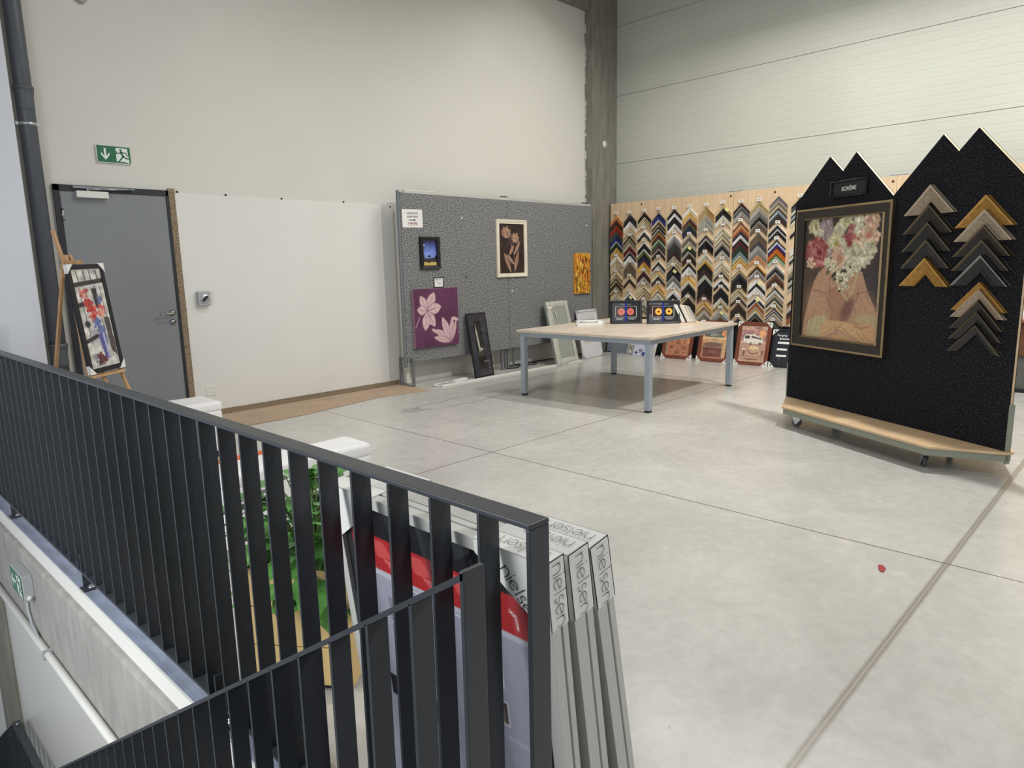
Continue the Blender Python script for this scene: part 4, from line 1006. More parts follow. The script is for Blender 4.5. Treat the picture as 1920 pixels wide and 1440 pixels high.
p.line([(.58, .90), (.70, .96), (.80, .99)], .005, (150, 104, 78)); p.line([(.70, .875), (.80, .885), (.90, .87)], .005, (140, 96, 74)); p.line([(.76, .92), (.84, .98)], .005, (150, 104, 78)); p.line([(.82, .92), (.90, .98)], .004, (150, 104, 78)); p.line([(.30, .97), (.46, .90), (.56, .89)], .004, (160, 116, 84)); p.line([(.70, .86), (.80, .84)], .004, (150, 104, 78))
p.noise(.05, 60)
# flowers
dk = (58, 56, 44)
for i in range(40):
    v = random.uniform(.02, .52); half = .36*(1-max(0, (v-.30)/.26))+.02; p.ell(.50+random.uniform(-half, half), v, random.uniform(.02, .04), .014, random.choice((dk, (84, 86, 60), (104, 104, 72), (46, 44, 36))), random.uniform(0, 180), soft=.3)
Wt = [(222, 214, 186), (206, 200, 168), (236, 230, 206), (186, 182, 146)]
Pk = [(192, 118, 110), (168, 92, 88), (208, 146, 134), (140, 66, 66)]; Pc = [(224, 188, 158), (206, 164, 136), (236, 208, 182)]; Lv = [(166, 146, 146), (140, 124, 128), (186, 170, 164)]; Yl = [(204, 196, 150), (184, 176, 128), (222, 216, 182)]
for cx, cy, r, c, n in ((.17, .06, .075, Yl, 40), (.30, .04, .07, Lv, 34), (.24, .14, .06, Wt, 34), (.36, .13, .07, Lv, 40), (.55, .03, .07, Yl, 36), (.47, .10, .06, Wt, 36), (.68, .03, .06, Wt, 30), (.82, .05, .08, Pc, 40), (.62, .12, .06, Pk, 30), (.70, .13, .06, Wt, 36), (.82, .15, .09, Pc, 50), (.24, .20, .06, Lv, 30), (.30, .24, .05, Wt, 24), (.44, .21, .09, Yl, 60), (.60, .21, .08, Pk, 56), (.52, .22, .05, Wt, 20), (.20, .28, .12, Pk, 90), (.13, .36, .05, Pc, 24), (.72, .22, .07, Pc, 36), (.48, .33, .095, Pc, 60), (.66, .30, .08, Wt, 50), (.82, .27, .07, Wt, 40), (.62, .38, .06, Wt, 34), (.76, .34, .07, Wt, 40), (.34, .36, .045, Wt, 26), (.56, .27, .04, Wt, 20), (.70, .40, .04, Wt, 24), (.41, .40, .04, Wt, 24), (.50, .46, .035, Wt, 22), (.58, .48, .04, Wt, 24), (.55, .54, .028, Wt, 16), (.60, .56, .025, Wt, 14), (.64, .46, .03, Wt, 14), (.36, .28, .035, Lv, 16)):
    p.flower(.5+(cx-.5)*1.08, cy, r*1.12, c, int(n*1.5))
for cx, cy, r, c in ((.21, .28, .035, (120, 44, 50)), (.60, .22, .028, (140, 54, 60)), (.49, .33, .028, (188, 128, 96)), (.44, .21, .028, (160, 148, 84)), (.83, .16, .028, (190, 120, 100)), (.82, .05, .02, (186, 140, 116))): p.ell(cx, cy, r, r*.7, c, 20, soft=1)
for i in range(26):
    v = random.uniform(.40, .60); p.ell(.53+random.uniform(-.10, .10)*(1-(v-.4)*3.5), v, .014, .009, random.choice(Wt+[dk, dk]), random.uniform(0, 180), soft=.4)
p.mesh('picture', -FWd/2+.094, .094, FWd/2-.094, FHt-.094, -.012, art, pt)
# corner samples hung on the stand: wide mitred mouldings with horizontal cut ends
def chevron(name, hw, band, depth, mats, parent=None, M=None, cut='h', rows=None, drop=None):
    """apex at origin in the local xz plane, arms fall at 45 deg, front towards -y"""
    rows = rows or [(0, .35), (0, 1.0), (.10, 1.0), (.16, .80), (.80, .45), (.86, .55), (1.0, .5), (1.0, .1)]
    L_ = drop or hw; m = MB(); R = []
    for t, d in rows:
        dz = -band*t
        if cut == 'h': w = (L_+dz)
        else: w = hw
        w = max(w, .004); R.append([(-w, -depth*d, dz-w), (0, -depth*d, dz), (w, -depth*d, dz-w)])
    for i in range(len(R)-1):
        a, b = R[i], R[i+1]; mi = 1 if i in (1, 2) and len(mats) > 1 else 0
        m.add([a[0], a[1], b[1], b[0]], [(0, 3, 2, 1)], mi); m.add([a[1], a[2], b[2], b[1]], [(0, 3, 2, 1)], mi)
    n = len(R)
    for side, k in ((0, 0), (2, 1)):
        m.add([r[side] for r in R]+[(R[-1][side][0], 0, R[-1][side][2]), (R[0][side][0], 0, R[0][side][2])], [tuple(range(n+2))[::(1 if k else -1)]], 0)
    a, b = R[0], R[-1]
    m.add([(q[0], 0, q[2]) for q in a]+[(q[0], 0, q[2]) for q in b], [(0, 1, 4, 3), (1, 2, 5, 4)], 0)
    m.add([a[0], a[1], a[2]]+[(q[0], 0, q[2]) for q in a], [(0, 1, 4, 3), (1, 2, 5, 4)], 1 if len(mats) > 1 else 0)
    m.add([b[0], b[1], b[2]]+[(q[0], 0, q[2]) for q in b], [(0, 1, 4, 3), (1, 2, 5, 4)], 0)
    return m.build(name, mats, parent, M=M)
sil = mat('champagne_moulding', (158, 142, 122), .38, .35, var=.14, vs=60); sil2 = mat('champagne_lip', (196, 182, 160), .35, .4, var=.08, vs=60)
gld = mat('antique_gold_moulding', (166, 124, 60), .36, .5, var=.16, vs=50); gld2 = mat('antique_gold_lip', (206, 160, 90), .35, .5, var=.1, vs=50)
dkb = mat('dark_bronze_moulding', (40, 34, 30), .35, .1, var=.1, vs=50); dkl = mat('bronze_line', (104, 90, 68), .4, .3, var=.2, vs=80); dks = mat('black_moulding', (30, 30, 32), .3, 0, var=.1); dksl = mat('silver_line', (150, 150, 150), .3, .6)
KL = {'s': ([sil, sil2], 'champagne silver'), 'g': ([gld, gld2], 'antique gold'), 'd': ([dkb, dkl], 'dark bronze'), 'k': ([dks, dkl], 'near-black'), 'w': ([dks, dksl], 'silver-lipped black')}
ORD = ['', 'first', 'second', 'third', 'fourth', 'fifth', 'sixth', 'seventh', 'eighth', 'ninth', 'tenth', 'eleventh', 'twelfth', 'thirteenth', 'fourteenth', 'fifteenth', 'sixteenth', 'seventeenth', 'eighteenth', 'nineteenth', 'twentieth'] + ['twenty-'+x for x in ('first', 'second', 'third', 'fourth', 'fifth', 'sixth', 'seventh', 'eighth', 'ninth')] + ['thirtieth', 'thirty-first', 'thirty-second', 'thirty-third', 'thirty-fourth', 'thirty-fifth', 'thirty-sixth', 'thirty-seventh', 'thirty-eighth', 'thirty-ninth', 'fortieth', 'forty-first', 'forty-second']
def stand_chev(x, z, k, grp, i, hw=.205, band=.115, depth=.04):
    mats, nm = KL[k]
    o = chevron('frame_corner_sample', hw, band, depth, mats, M=MS @ T((x, 0, z)), cut='h', drop=hw)
    tag(o, '%s corner sample, %s down in the %s on the wheeled stand' % (nm, ORD[i], grp), 'corner sample', 'frame corner samples on the black felt stand')
for i, (z, k) in enumerate(((1.974, 's'), (1.838, 'd'), (1.712, 'k'), (1.590, 'k'), (1.460, 'g'))): stand_chev(1.424, z, k, 'left column', i+1)
for i, (z, k) in enumerate(((1.862, 'g'), (1.769, 's'), (1.668, 'd'), (1.572, 'k'), (1.472, 'w'))): stand_chev(1.850, z, k, 'upper right column', i+1)
for i, (z, k) in enumerate(((1.292, 'g'), (1.245, 's'), (1.166, 'd'), (1.092, 'k'), (1.005, 'k'))): stand_chev(1.853, z, k, 'lower right column', i+1, .195, .065, .03)

# ---------------------------------------------------------------- plywood wall of corner samples
XM_ = 9.50; MBD = basis((XM_, 0, 0), (0, -1, 0), (1, 0, 0), (0, 0, 1))   # local x = -world y, facing -x world
for i, (ya, yb) in enumerate(((6.885, 4.735), (4.729, 2.62), (2.614, .50))):
    t = thing('sample_board', ['plywood sample board nearest the concrete column', 'plywood sample board behind the large framed portrait', 'plywood sample board at the far right behind the stand'][i], 'board', MBD)
    z0 = .60 if i == 0 else .55
    MB().box(-ya, 0, z0, -yb, .018, 2.432+.008*i).build('panel', ply, t, bevel=.001)
    for xx in (-ya+.06, -yb-.06): MB().box(xx-.02, .018, 0, xx+.02, .06, 2.40).build('upright', black_matte, t)
    MB().box(-ya+.02, .02, .02, -yb-.02, .10, z0-.03).build('lower_panel', mat('dark_lower_sheet', (52, 52, 54), .9), t)  # plain dark sheet closing the space below the board
    for yy in (ya-.60, yb+.04):
        MB().lathe([(.016, 0), (.016, -.003)], (-yy, 0, 2.385), 12, axis='y').build('fixing_hole', mat('hole_brown', (90, 66, 50), .8), t)
    MB().box(-ya-.02 if i == 0 else -ya-.09, .0, 2.436+.008*i, -ya+.12, .03, 2.448+.008*i).lathe([(.012, 2.448), (.012, 2.456+.008*i)], (-ya+.02, .015, 0), 10).lathe([(.012, 2.448), (.012, 2.456+.008*i)], (-ya+.09, .015, 0), 10).build('bracket', zinc, t)
COLS = [
 (6.756, '2.281:t 2.24:tan 2.178:copper 2.145:dbrown 2.083:copper 2.054:red 1.983:slate 1.929:slateblue 1.904:navy 1.871:blue 1.825:sage 1.796:dgreen 1.721:gold 1.691:gold2 1.645:e 1.608:t 1.583:cream 1.528:bronze 1.477:sand 1.431:sand 1.384:e 1.35:t 1.32:dgold 1.264:cream2 1.222:dbronze 1.188:bronze 1.153:dbronze 1.119:dbronze 1.081:dgold 1.042:e 1.012:t 0.982:sand 0.922:silver 0.853:taupe 0.784:dbronze 0.715:e'),
 (6.493, '2.278:t 2.24:dgrey 2.187:black 2.126:white 2.069:sand 2.004:sand 1.959:e 1.926:t 1.893:dbrown 1.86:olivegrey 1.778:sand 1.737:maroon 1.658:taupe 1.629:black 1.58:white 1.522:e 1.501:t 1.468:dtaupe 1.381:dtaupe 1.323:e 1.275:t 1.238:bronze 1.204:dbrown 1.162:e 1.027:t 0.994:white 0.96:black 0.935:teal 0.875:black 0.807:taupe 0.74:e'),
 (6.220, '2.287:t 2.25:dmaroon 2.216:black 2.182:bronze 2.138:bronze 2.102:sand 2.058:e 2.026:t 1.977:white 1.937:black 1.897:e 1.832:t 1.804:white 1.769:black 1.683:cream 1.655:green 1.61:black 1.557:navy 1.512:maroon 1.476:gold 1.447:yellow 1.406:e 1.361:t 1.327:dmaroon 1.245:silver 1.195:e 1.142:t 1.105:bronze 1.047:dgold 0.997:dgold 0.947:e 0.901:t 0.864:silver 0.83:cream 0.793:grey 0.755:silver 0.718:grey 0.68:e'),
 (5.953, '2.295:t 2.233:grey 2.213:navy 2.176:blue 2.123:sand 2.083:dbronze 2.044:bronze 2.018:black 1.988:silver 1.957:dgreen 1.929:gold 1.909:copper 1.876:dbrown 1.822:ltgreen 1.79:green 1.758:slate 1.71:maroon 1.679:silver 1.655:dbrown 1.603:e 1.563:t 1.499:cream 1.471:black 1.421:silver 1.382:e 1.358:t 1.321:lgold 1.284:cream 1.248:dbrown 1.203:e 1.159:t 1.122:gold2 1.057:dgold 1:e 0.984:cream 0.951:silver 0.885:bronze 0.82:dgold 0.754:e'),
 (5.677, '2.287:t 2.26:black 2.203:white 2.151:black 2.048:white 1.997:e 1.927:t 1.896:white 1.857:lgrey 1.814:grey 1.764:dgrey 1.701:dslate 1.63:dbrown 1.56:taupe 1.501:sand 1.465:e 1.434:t 1.401:black 1.362:dnavy 1.302:black 1.266:taupe 1.223:grey 1.175:white 1.127:e 1.075:t 1.051:white 0.979:black 0.907:white 0.842:grey 0.778:e'),
 (5.418, '2.294:t 2.269:cream 2.206:gold 2.153:lgold 2.129:taupe 2.097:maroon 2.044:green 2.005:dnavy 1.963:navy 1.924:e 1.892:t 1.861:taupe 1.825:dtaupe 1.775:silver 1.743:olive 1.704:dgreen 1.629:olive 1.614:lgrey 1.582:dmaroon 1.543:dbrown 1.503:e 1.48:t 1.447:black 1.389:white 1.331:e 1.284:t 1.251:gold2 1.186:cream 1.15:taupe 1.124:black 1.062:black 1.003:bronze 0.974:e 0.948:t 0.923:dbrown 0.864:black 0.805:e'),
 (5.143, '2.295:t 2.264:dgold 2.24:gold 2.216:dgold 2.192:gold 2.167:dgold 2.143:sand 2.119:silver 2.091:sage 2.063:sage 2.039:silver 2.015:sage 1.991:silver 1.966:e 1.935:t 1.887:sand 1.842:black 1.807:silver 1.772:black 1.73:black 1.694:dbrown 1.659:e 1.617:t 1.589:cream 1.55:sage 1.497:gold 1.439:black 1.353:dbrown 1.275:sage 1.204:black 1.129:black 1.057:black 0.982:brown 0.949:e 0.917:t 0.873:gold2 0.826:dgold 0.768:e 0.739:cream 0.717:taupe 0.652:e'),
 (4.877, '2.309:t 2.278:lgold 2.244:sand 2.214:black 2.166:black 2.119:cream 2.085:cream 2.047:e 2:t 1.96:cream 1.929:olive 1.892:cream 1.857:olive 1.823:bronze 1.758:taupe 1.692:black 1.623:silver 1.568:e 1.517:t 1.486:cream 1.437:bronze 1.409:cream 1.374:bronze 1.339:sand 1.312:dslate 1.277:e 1.252:t 1.221:white 1.179:black 1.14:e 1.105:t 1.077:black 1.024:black 0.974:black 0.932:cream 0.889:dgold 0.84:e 0.801:t 0.769:silver 0.726:lblue 0.69:taupe 0.633:e'),
 (4.598, '2.301:t 2.269:dmaroon 2.233:grey 2.198:dgrey 2.162:lgrey 2.126:taupe 2.086:e 2.043:t 2.008:brown 1.972:tan 1.925:copper 1.878:dnavy 1.831:white 1.78:black 1.74:maroon 1.685:dgreen 1.598:teal2 1.539:olive 1.499:gold 1.451:e 1.395:t 1.362:dgold 1.318:sand 1.292:dgrey 1.247:black 1.203:black 1.151:dbrown 1.114:e 1.103:t 1.062:olive 1.024:dgold 0.987:cream 0.954:dbrown 0.92:e 0.886:t 0.853:dbrown 0.793:dbrown2 0.732:e 0.68:t 0.642:dgrey 0.597:black 0.551:e'),
 (4.335, '2.301:t 2.266:olive2 2.2:silver 2.164:taupe 2.122:grey 2.069:black 2.006:taupe 1.977:dtaupe 1.921:e 1.878:t 1.844:dtaupe 1.794:brown2 1.733:dgrey 1.669:lgrey 1.608:grey 1.54:tan 1.486:e 1.438:t 1.409:gold 1.376:dbrown 1.342:silver 1.308:mauve 1.275:e 1.246:t 1.217:white 1.151:black 1.093:white 1.035:e 1.005:t 0.976:white 0.943:black 0.895:white 0.873:copper 0.814:taupe 0.777:gold 0.755:cream 0.718:dslate 0.693:grey 0.659:dbrown 0.619:black 0.563:e'),
 (4.067, '2.325:grey 2.297:mauve 2.262:taupe 2.231:olivegrey 2.199:sand 2.164:dbrown 2.135:lblue 2.095:dgrey 2.059:dbrown 2.01:e 1.982:t 1.95:white 1.932:black 1.887:white 1.863:black 1.814:e 1.768:t 1.737:black 1.712:white 1.679:purple 1.646:maroon 1.614:orange 1.568:orange2 1.547:green 1.524:ltgreen 1.48:e 1.447:t 1.415:cream 1.376:grey 1.341:black 1.298:silver 1.266:brown 1.22:dbrown 1.173:e 1.123:t 1.08:black 1.051:white 1.019:taupe 0.98:sand 0.951:slate 0.911:olive 0.857:e 0.835:t 0.799:black 0.774:white 0.756:dbrown 0.734:cream 0.711:taupe 0.687:sand 0.654:e 0.647:t 0.625:dgrey 0.578:grey 0.53:black 0.487:e'),
 (3.764, '2.308:t 2.281:black 2.248:slate 2.19:cream 2.153:dgrey 2.126:lblue 2.085:slate 2.055:cream 2.018:e 1.902:black 1.861:e 1.71:cream 1.669:white 1.621:bronze 1.587:white 1.545:dgrey 1.511:e 1.452:cream 1.41:sand 1.368:olivegrey 1.306:black 1.261:silver 1.208:black 1.166:silver 1.124:e 0.984:dbrown 0.935:tan 0.9:silver 0.843:dmaroon 0.759:copper 0.695:e'),
]
RGBC = dict(tan=(196, 140, 92), copper=(150, 84, 50), dbrown=(58, 40, 32), dbrown2=(52, 36, 28), red=(150, 44, 30), slate=(66, 72, 70), slateblue=(78, 88, 100), navy=(38, 44, 76), blue=(38, 52, 130), sage=(168, 172, 156), dgreen=(34, 48, 38), gold=(206, 148, 48), gold2=(214, 170, 92), cream=(214, 202, 172), cream2=(206, 192, 156), bronze=(128, 106, 76), dbronze=(74, 60, 44), sand=(178, 156, 126), dgold=(142, 112, 62), silver=(188, 184, 176), taupe=(138, 122, 108), dtaupe=(100, 88, 76), dgrey=(60, 60, 62), black=(24, 23, 25), white=(226, 224, 220), olivegrey=(132, 124, 100), maroon=(92, 34, 34), dmaroon=(56, 26, 24), teal=(34, 70, 80), teal2=(112, 134, 136), green=(88, 106, 56), yellow=(220, 182, 90), grey=(118, 116, 112), lgrey=(168, 166, 162), ltgreen=(164, 186, 156), lgold=(212, 186, 128), dslate=(50, 54, 58), olive=(108, 98, 58), olive2=(158, 142, 98), dnavy=(34, 38, 56), brown=(112, 72, 50), brown2=(104, 84, 68), mauve=(134, 118, 122), purple=(50, 46, 130), orange=(196, 104, 36), orange2=(206, 122, 46), lblue=(164, 174, 184))
NAMEC = dict(tan='tan wood', copper='copper brown', dbrown='dark brown', dbrown2='dark walnut', red='deep red', slate='slate grey', slateblue='slate blue', navy='navy', blue='bright blue', sage='pale sage', dgreen='dark green', gold='golden yellow', gold2='warm gold', cream='cream', cream2='light cream', bronze='bronze', dbronze='dark bronze', sand='sand beige', dgold='dull gold', silver='silver', taupe='taupe', dtaupe='dark taupe', dgrey='dark grey', black='black', white='white', olivegrey='olive grey', maroon='maroon', dmaroon='dark maroon', teal='teal', teal2='pale teal', green='leaf green', yellow='pale yellow', grey='mid grey', lgrey='light grey', ltgreen='light green', lgold='light gold', dslate='dark slate', olive='olive', olive2='light olive', dnavy='dark navy', brown='brown', brown2='weathered brown', mauve='mauve grey', purple='violet blue', orange='orange', orange2='light orange', lblue='pale blue')
METAL = ('gold2', 'silver', 'bronze', 'dbronze', 'dgold', 'lgold', 'lgrey', 'cream2')
CM = {k: mat('sample_'+k, v, .36, .25 if k in METAL else 0, var=.10, vs=40) for k, v in RGBC.items()}
pale = mat('raw_wood_end', (206, 180, 140), .6)
prot = {}; COLN = ['first', 'second', 'third', 'fourth', 'fifth', 'sixth', 'seventh', 'eighth', 'ninth', 'tenth', 'eleventh', 'twelfth']
random.seed(31)
cands = []
for ci, (yc, txt) in enumerate(COLS):
    items = [w.split(':') for w in txt.split()]; items = [(float(a), b) for a, b in items]
    slope = {0: (6.80, 6.72), 1: (6.53, 6.46)}.get(ci)
    n = 0; tg = 0
    for i, (z, c) in enumerate(items):
        if c == 'e': continue
        if c == 't':
            tg += 1
            w, h = .066, .038
            o = MB().box(-w/2, -.004, -h/2, w/2, 0, h/2, 0).box(-.02, -.0046, -.004, .02, -.004, .006, 1).box(-.006, 0, -h/2-.02, .006, .010, -h/2, 1).build('price_tag', [card_white, ink_grey], M=MBD @ T((-yc+random.uniform(-.008, .008), -.026, z)) @ Matrix.Rotation(random.uniform(-.03, .03), 4, 'Y'))
            tag(o, 'white price tag, %s down in the %s row of samples from the concrete column' % (ORD[tg], COLN[ci]), 'price tag', 'price tags above the corner samples')
            continue
        nz = items[i+1][0] if i+1 < len(items) else z-.06
        nxt = items[i+1][1] if i+1 < len(items) else 'e'
        band = max(.022, z-nz) if nxt != 't' else max(.04, z-nz-.02)
        n += 1
        cands.append((band, ci, n, z, c, yc))
cands_sorted = sorted(cands, key=lambda q: -q[0]-(.0 if q[1] < 11 else -.02))
keep = set(id(q) for q in cands_sorted[:296]); rest = [q for q in cands if id(q) not in keep]
def cchev(q, name='frame_corner_sample'):
    band, ci, n, z, c, yc = q
    two = [CM[c], CM[{'black': 'black', 'gold': 'lgold', 'bronze': 'cream', 'dgold': 'cream', 'sand': 'cream', 'dbrown': 'dbrown', 'taupe': 'silver', 'olive': 'cream', 'cream': 'white'}.get(c, c)]]
    d = random.choice((.018, .022, .028, .034))
    hw = .117 if ci < 9 else .121
    return chevron(name, hw, band*1.03, d, two, M=MBD @ T((-yc+random.uniform(-.003, .003), 0, z)), cut='v', rows=[(0, .5), (0, 1.0), (.14, 1.0), (.5, .72), (1.0, .5), (1.0, .05)])
for q in cands:
    if id(q) in keep:
        o = cchev(q)
        tag(o, '%s frame corner sample, %s down in the %s row from the concrete column' % (NAMEC[q[4]], ORD[q[2]], COLN[q[1]]), 'corner sample', 'frame corner samples on the plywood wall')
if rest:
    objs = [cchev(q, 'thin_corner_samples') for q in rest]
    big = MB(); mats_ = []
    for o in objs:
        Mw = o.matrix_basis; off = len(big.v)
        for v in o.data.vertices: big.v.append(tuple(Mw @ v.co))
        for pl_ in o.data.polygons:
            mm = o.data.materials[pl_.material_index]
            if mm not in mats_: mats_.append(mm)
            big.f.append(tuple(off+i for i in pl_.vertices)); big.m.append(mats_.index(mm)); big.sm.append(False)
        bpy.data.objects.remove(o)
    o = big.build('thin_corner_samples', mats_)
    tag(o, 'thin striped frame corner samples filling the gaps of the plywood wall', 'corner samples', kind='stuff')
for i, (y, z, lab) in enumerate(((4.807, 2.195, 'yellow sticky note on gold sample at the top of the eighth row'), (5.393, 1.673, 'yellow sticky note on dark samples in the sixth row'), (5.641, 1.326, 'yellow sticky note on a dark sample in the fifth row'), (4.28, 1.142, 'yellow sticky note on black and white samples in the tenth row'), (4.302, .917, 'yellow sticky note lower down on the tenth row'), (4.841, .711, 'yellow sticky note just above the table in the eighth row'), (6.452, .912, 'yellow sticky note above the red label frame in the second row'))):
    tag(MB().box(-.03, -.002, -.022, .03, 0, .022).build('sticky_note', yellow_note, M=MBD @ T((-y, -.042, z)) @ Matrix.Rotation(math.radians(38), 4, 'Y')), lab, 'sticky note')

# ---------------------------------------------------------------- framed posters on the floor in front of the sample wall
def floor_pic(name, label, cat, ya, yb, xa, xb, W_, Hh, k, group=None):
    a = Vector((xa, ya, 0)); b = Vector((xb, yb, 0)); ex = (b-a).normalized(); n = Vector((-ex.y, ex.x, 0)); al = math.atan(k)
    return thing(name, label, cat, basis((a+b)/2, ex, n*math.cos(al)-Vector((0, 0, 1))*math.sin(al), n*math.sin(al)+Vector((0, 0, 1))*math.cos(al)), group)
def protectors(t, W_, Hh, sz=.075, y=-.003):
    for sx in (-1, 1):
        for top in (0, 1):
            x = sx*(W_/2+.002); z = .002+(Hh+.002)*top; sg = -sx; sv = -1 if top else 1; m = MB()
            P = lambda a, b: (x+sg*a*sz, z+sv*b*sz)
            m.prism([P(0, 0), P(1.1, 0), P(.85, .22), P(.22, .22), P(.22, .85), P(0, 1.1)], 'y', y, y+.003)
            m.prism([P(1.1, 0), P(.95, .10), P(.10, .95), P(0, 1.1), P(.05, .82), P(.82, .05)], 'y', y-.001, y+.002)
            m.box(min(x, x-sg*.002), y, min(z, z+sv*sz), max(x, x-sg*.002), .03, max(z, z+sv*sz))
            m.build('corner_protector', card_white, t)
def vintage(kind):
    W_, Hh = .40, .54; p = Paint(72, 98, (206, 152, 112), W_/Hh); p.noise(.08, 5)
    p.rect(0, .62, 1, 1, (176, 126, 100))
    if kind == 1:
        p.poly([(.22, .22), (.5, .02), (.9, .10), (.98, .38), (.85, .42), (.28, .32)], (110, 104, 100)); p.poly([(.2, .24), (.9, .38), (.82, .50), (.3, .42)], (66, 70, 74)); p.ell(.55, .44, .22, .05, (206, 196, 176)); p.ell(.55, .43, .17, .02, (60, 56, 54)); p.ell(.75, .05, .05, .04, (120, 50, 44))
        for i in range(3):
            for j in range(3): p.rect(.14+.26*i, .54+.15*j, .36+.26*i, .66+.15*j, (168, 104, 76) if (i+j) % 2 else (190, 128, 92)); p.ell(.25+.26*i, .60+.15*j, .02, .02, (110, 52, 44))
        p.line([(.12, .53), (.90, .53)], .012, (120, 72, 56)); p.rect(0, .5, .1, .9, (150, 130, 104))
    if kind == 2:
        p.rect(0, 0, 1, .38, (214, 142, 92)); p.ell(.2, .12, .07, .07, (232, 190, 132)); p.noise(.1, 8)
        p.poly([(.02, .22), (.2, .20), (.4, .26), (.7, .20), (.74, .28), (.9, .38), (.5, .40), (.12, .36)], (104, 108, 100)); p.ell(.5, .30, .14, .06, (140, 140, 128), -10); p.ell(.2, .30, .1, .05, (84, 88, 84)); p.ell(.68, .24, .09, .04, (84, 88, 84), -20)
        p.rect(0, .39, 1, .44, (222, 196, 152)); p.ell(.5, .50, .20, .045, (206, 176, 132)); p.ell(.52, .46, .12, .05, (186, 152, 110)); p.ell(.48, .60, .28, .07, (122, 96, 84)); p.rect(.1, .68, .82, .95, (120, 74, 66)); p.line([(.1, .72), (.82, .72)], .01, (84, 50, 46)); p.rect(.3, .76, .6, .84, (140, 92, 80)); p.line([(.3, .90), (.6, .90)], .02, (96, 56, 50))
        p.rect(.85, .5, 1, .95, (206, 170, 124)); p.line([(.58, .07), (.96, .09)], .03, (120, 70, 56), .8)
    if kind == 3:
        p.rect(0, 0, 1, .5, (198, 162, 142)); p.rect(.0, .12, 1, .42, (158, 116, 116)); p.noise(0, 14, (206, 160, 132), .55, .7); p.ell(.82, .22, .10, .10, (226, 164, 110), soft=.5)
        p.rect(0, .5, 1, 1, (186, 146, 126)); p.poly([(.12, .34), (.22, .24), (.5, .24), (.84, .33), (.86, .48), (.5, .52), (.12, .46)], (226, 216, 200)); p.poly([(.16, .33), (.24, .27), (.36, .29), (.34, .37), (.16, .37)], (66, 60, 62)); p.poly([(.42, .28), (.82, .35), (.82, .38), (.42, .34)], (80, 74, 76)); p.ell(.42, .50, .035, .035, (60, 56, 58)); p.ell(.42, .50, .018, .018, (200, 190, 180)); p.ell(.76, .49, .03, .03, (60, 56, 58)); p.line([(.2, .51), (.85, .51)], .008, (90, 74, 70))
        p.ell(.56, .62, .14, .06, (226, 196, 152)); p.line([(.34, .66), (.80, .66)], .02, (206, 172, 132)); p.ell(.18, .66, .06, .03, (222, 200, 168)); p.rect(.28, .70, .84, .82, (196, 156, 132)); p.line([(.36, .72), (.5, .78), (.74, .74)], .03, (132, 86, 76)); p.rect(.16, .68, .24, .82, (126, 88, 82)); p.rect(.86, .66, .92, .82, (126, 88, 82))
        p.line([(0, .84), (1, .84)], .01, (130, 92, 80)); p.ell(.5, .93, .2, .03, (146, 98, 84)); p.rect(0, .95, 1, 1, (206, 170, 140))
    p.noise(.10, 40); p.rect(0, 0, 1, .008, (90, 50, 40)); p.rect(0, 0, .012, 1, (90, 50, 40)); return p
VG = 'brown framed vintage posters leaning under the sample wall'
for kind, ya, yb, lab in ((1, 5.735, 5.235, 'brown framed vintage poster with a cap above parcels leaning under the sample wall'), (2, 5.13, 4.64, 'brown framed vintage poster with an old plane and suitcases leaning under the sample wall'), (3, 4.53, 4.05, 'brown framed vintage PARIS poster with a white bus leaning under the sample wall')):
    W_ = ya-yb; Hh = .62
    t = floor_pic('framed_poster', lab, 'poster', ya, yb, 9.245, 9.265, W_, Hh, .27, VG)
    m_ = MB(); frame_bars(m_, W_, Hh, .05, .03, .03, z0=.003, lip=.004); m_.build('frame', rust_frame, t)
    vintage(kind).mesh('print', -W_/2+.05, .053, W_/2-.05, Hh-.047, .012, art_glass, t); protectors(t, W_, Hh)
    if kind == 3: text_obj('PARIS', .05, mat('poster_ink', (96, 56, 52), .7), 'lettering', t, basis((.06, .0105, Hh-.085), (1, 0, 0), (0, 0, 1), (0, -1, 0)), sx=.9)
t = floor_pic('framed_poster', 'black framed hanging-hardware sample board leaning beside the display stand', 'poster', 4.02, 3.52, 9.262, 9.28, .5, .53, .30)
m_ = MB(); frame_bars(m_, .50, .53, .02, .02, .02, z0=.003); m_.build('frame', black, t); MB().box(-.235, .008, .02, .235, .010, .515).build('panel', mat('blue_black_board', (30, 32, 42), .5), t); protectors(t, .5, .53)
text_obj('Hanging', .042, card_white, 'lettering', t, basis((-.125, .0065, .455), (1, 0, 0), (0, 0, 1), (0, -1, 0)))
MB().box(-.17, .004, .335, .02, .008, .365).box(-.17, .004, .245, -.03, .008, .272).box(-.17, .004, .155, -.03, .008, .182).build('white_rail_sample', card_white, t, bevel=.002)
MB().tube([(-.12, .002, .155), (-.125, .002, .05)], .003, 6).tube([(.02, .002, .42), (.02, .002, .345)], .004, 6).tube([(.03, .002, .30), (.025, .002, .08), (.0, .002, .04), (.03, .002, .03)], .003, 6).build('hook_sample', steel, t)
MB().box(-.15, .006, .395, -.13, .0078, .42).box(-.12, .006, .40, -.02, .0078, .412).build('print', card_white, t)
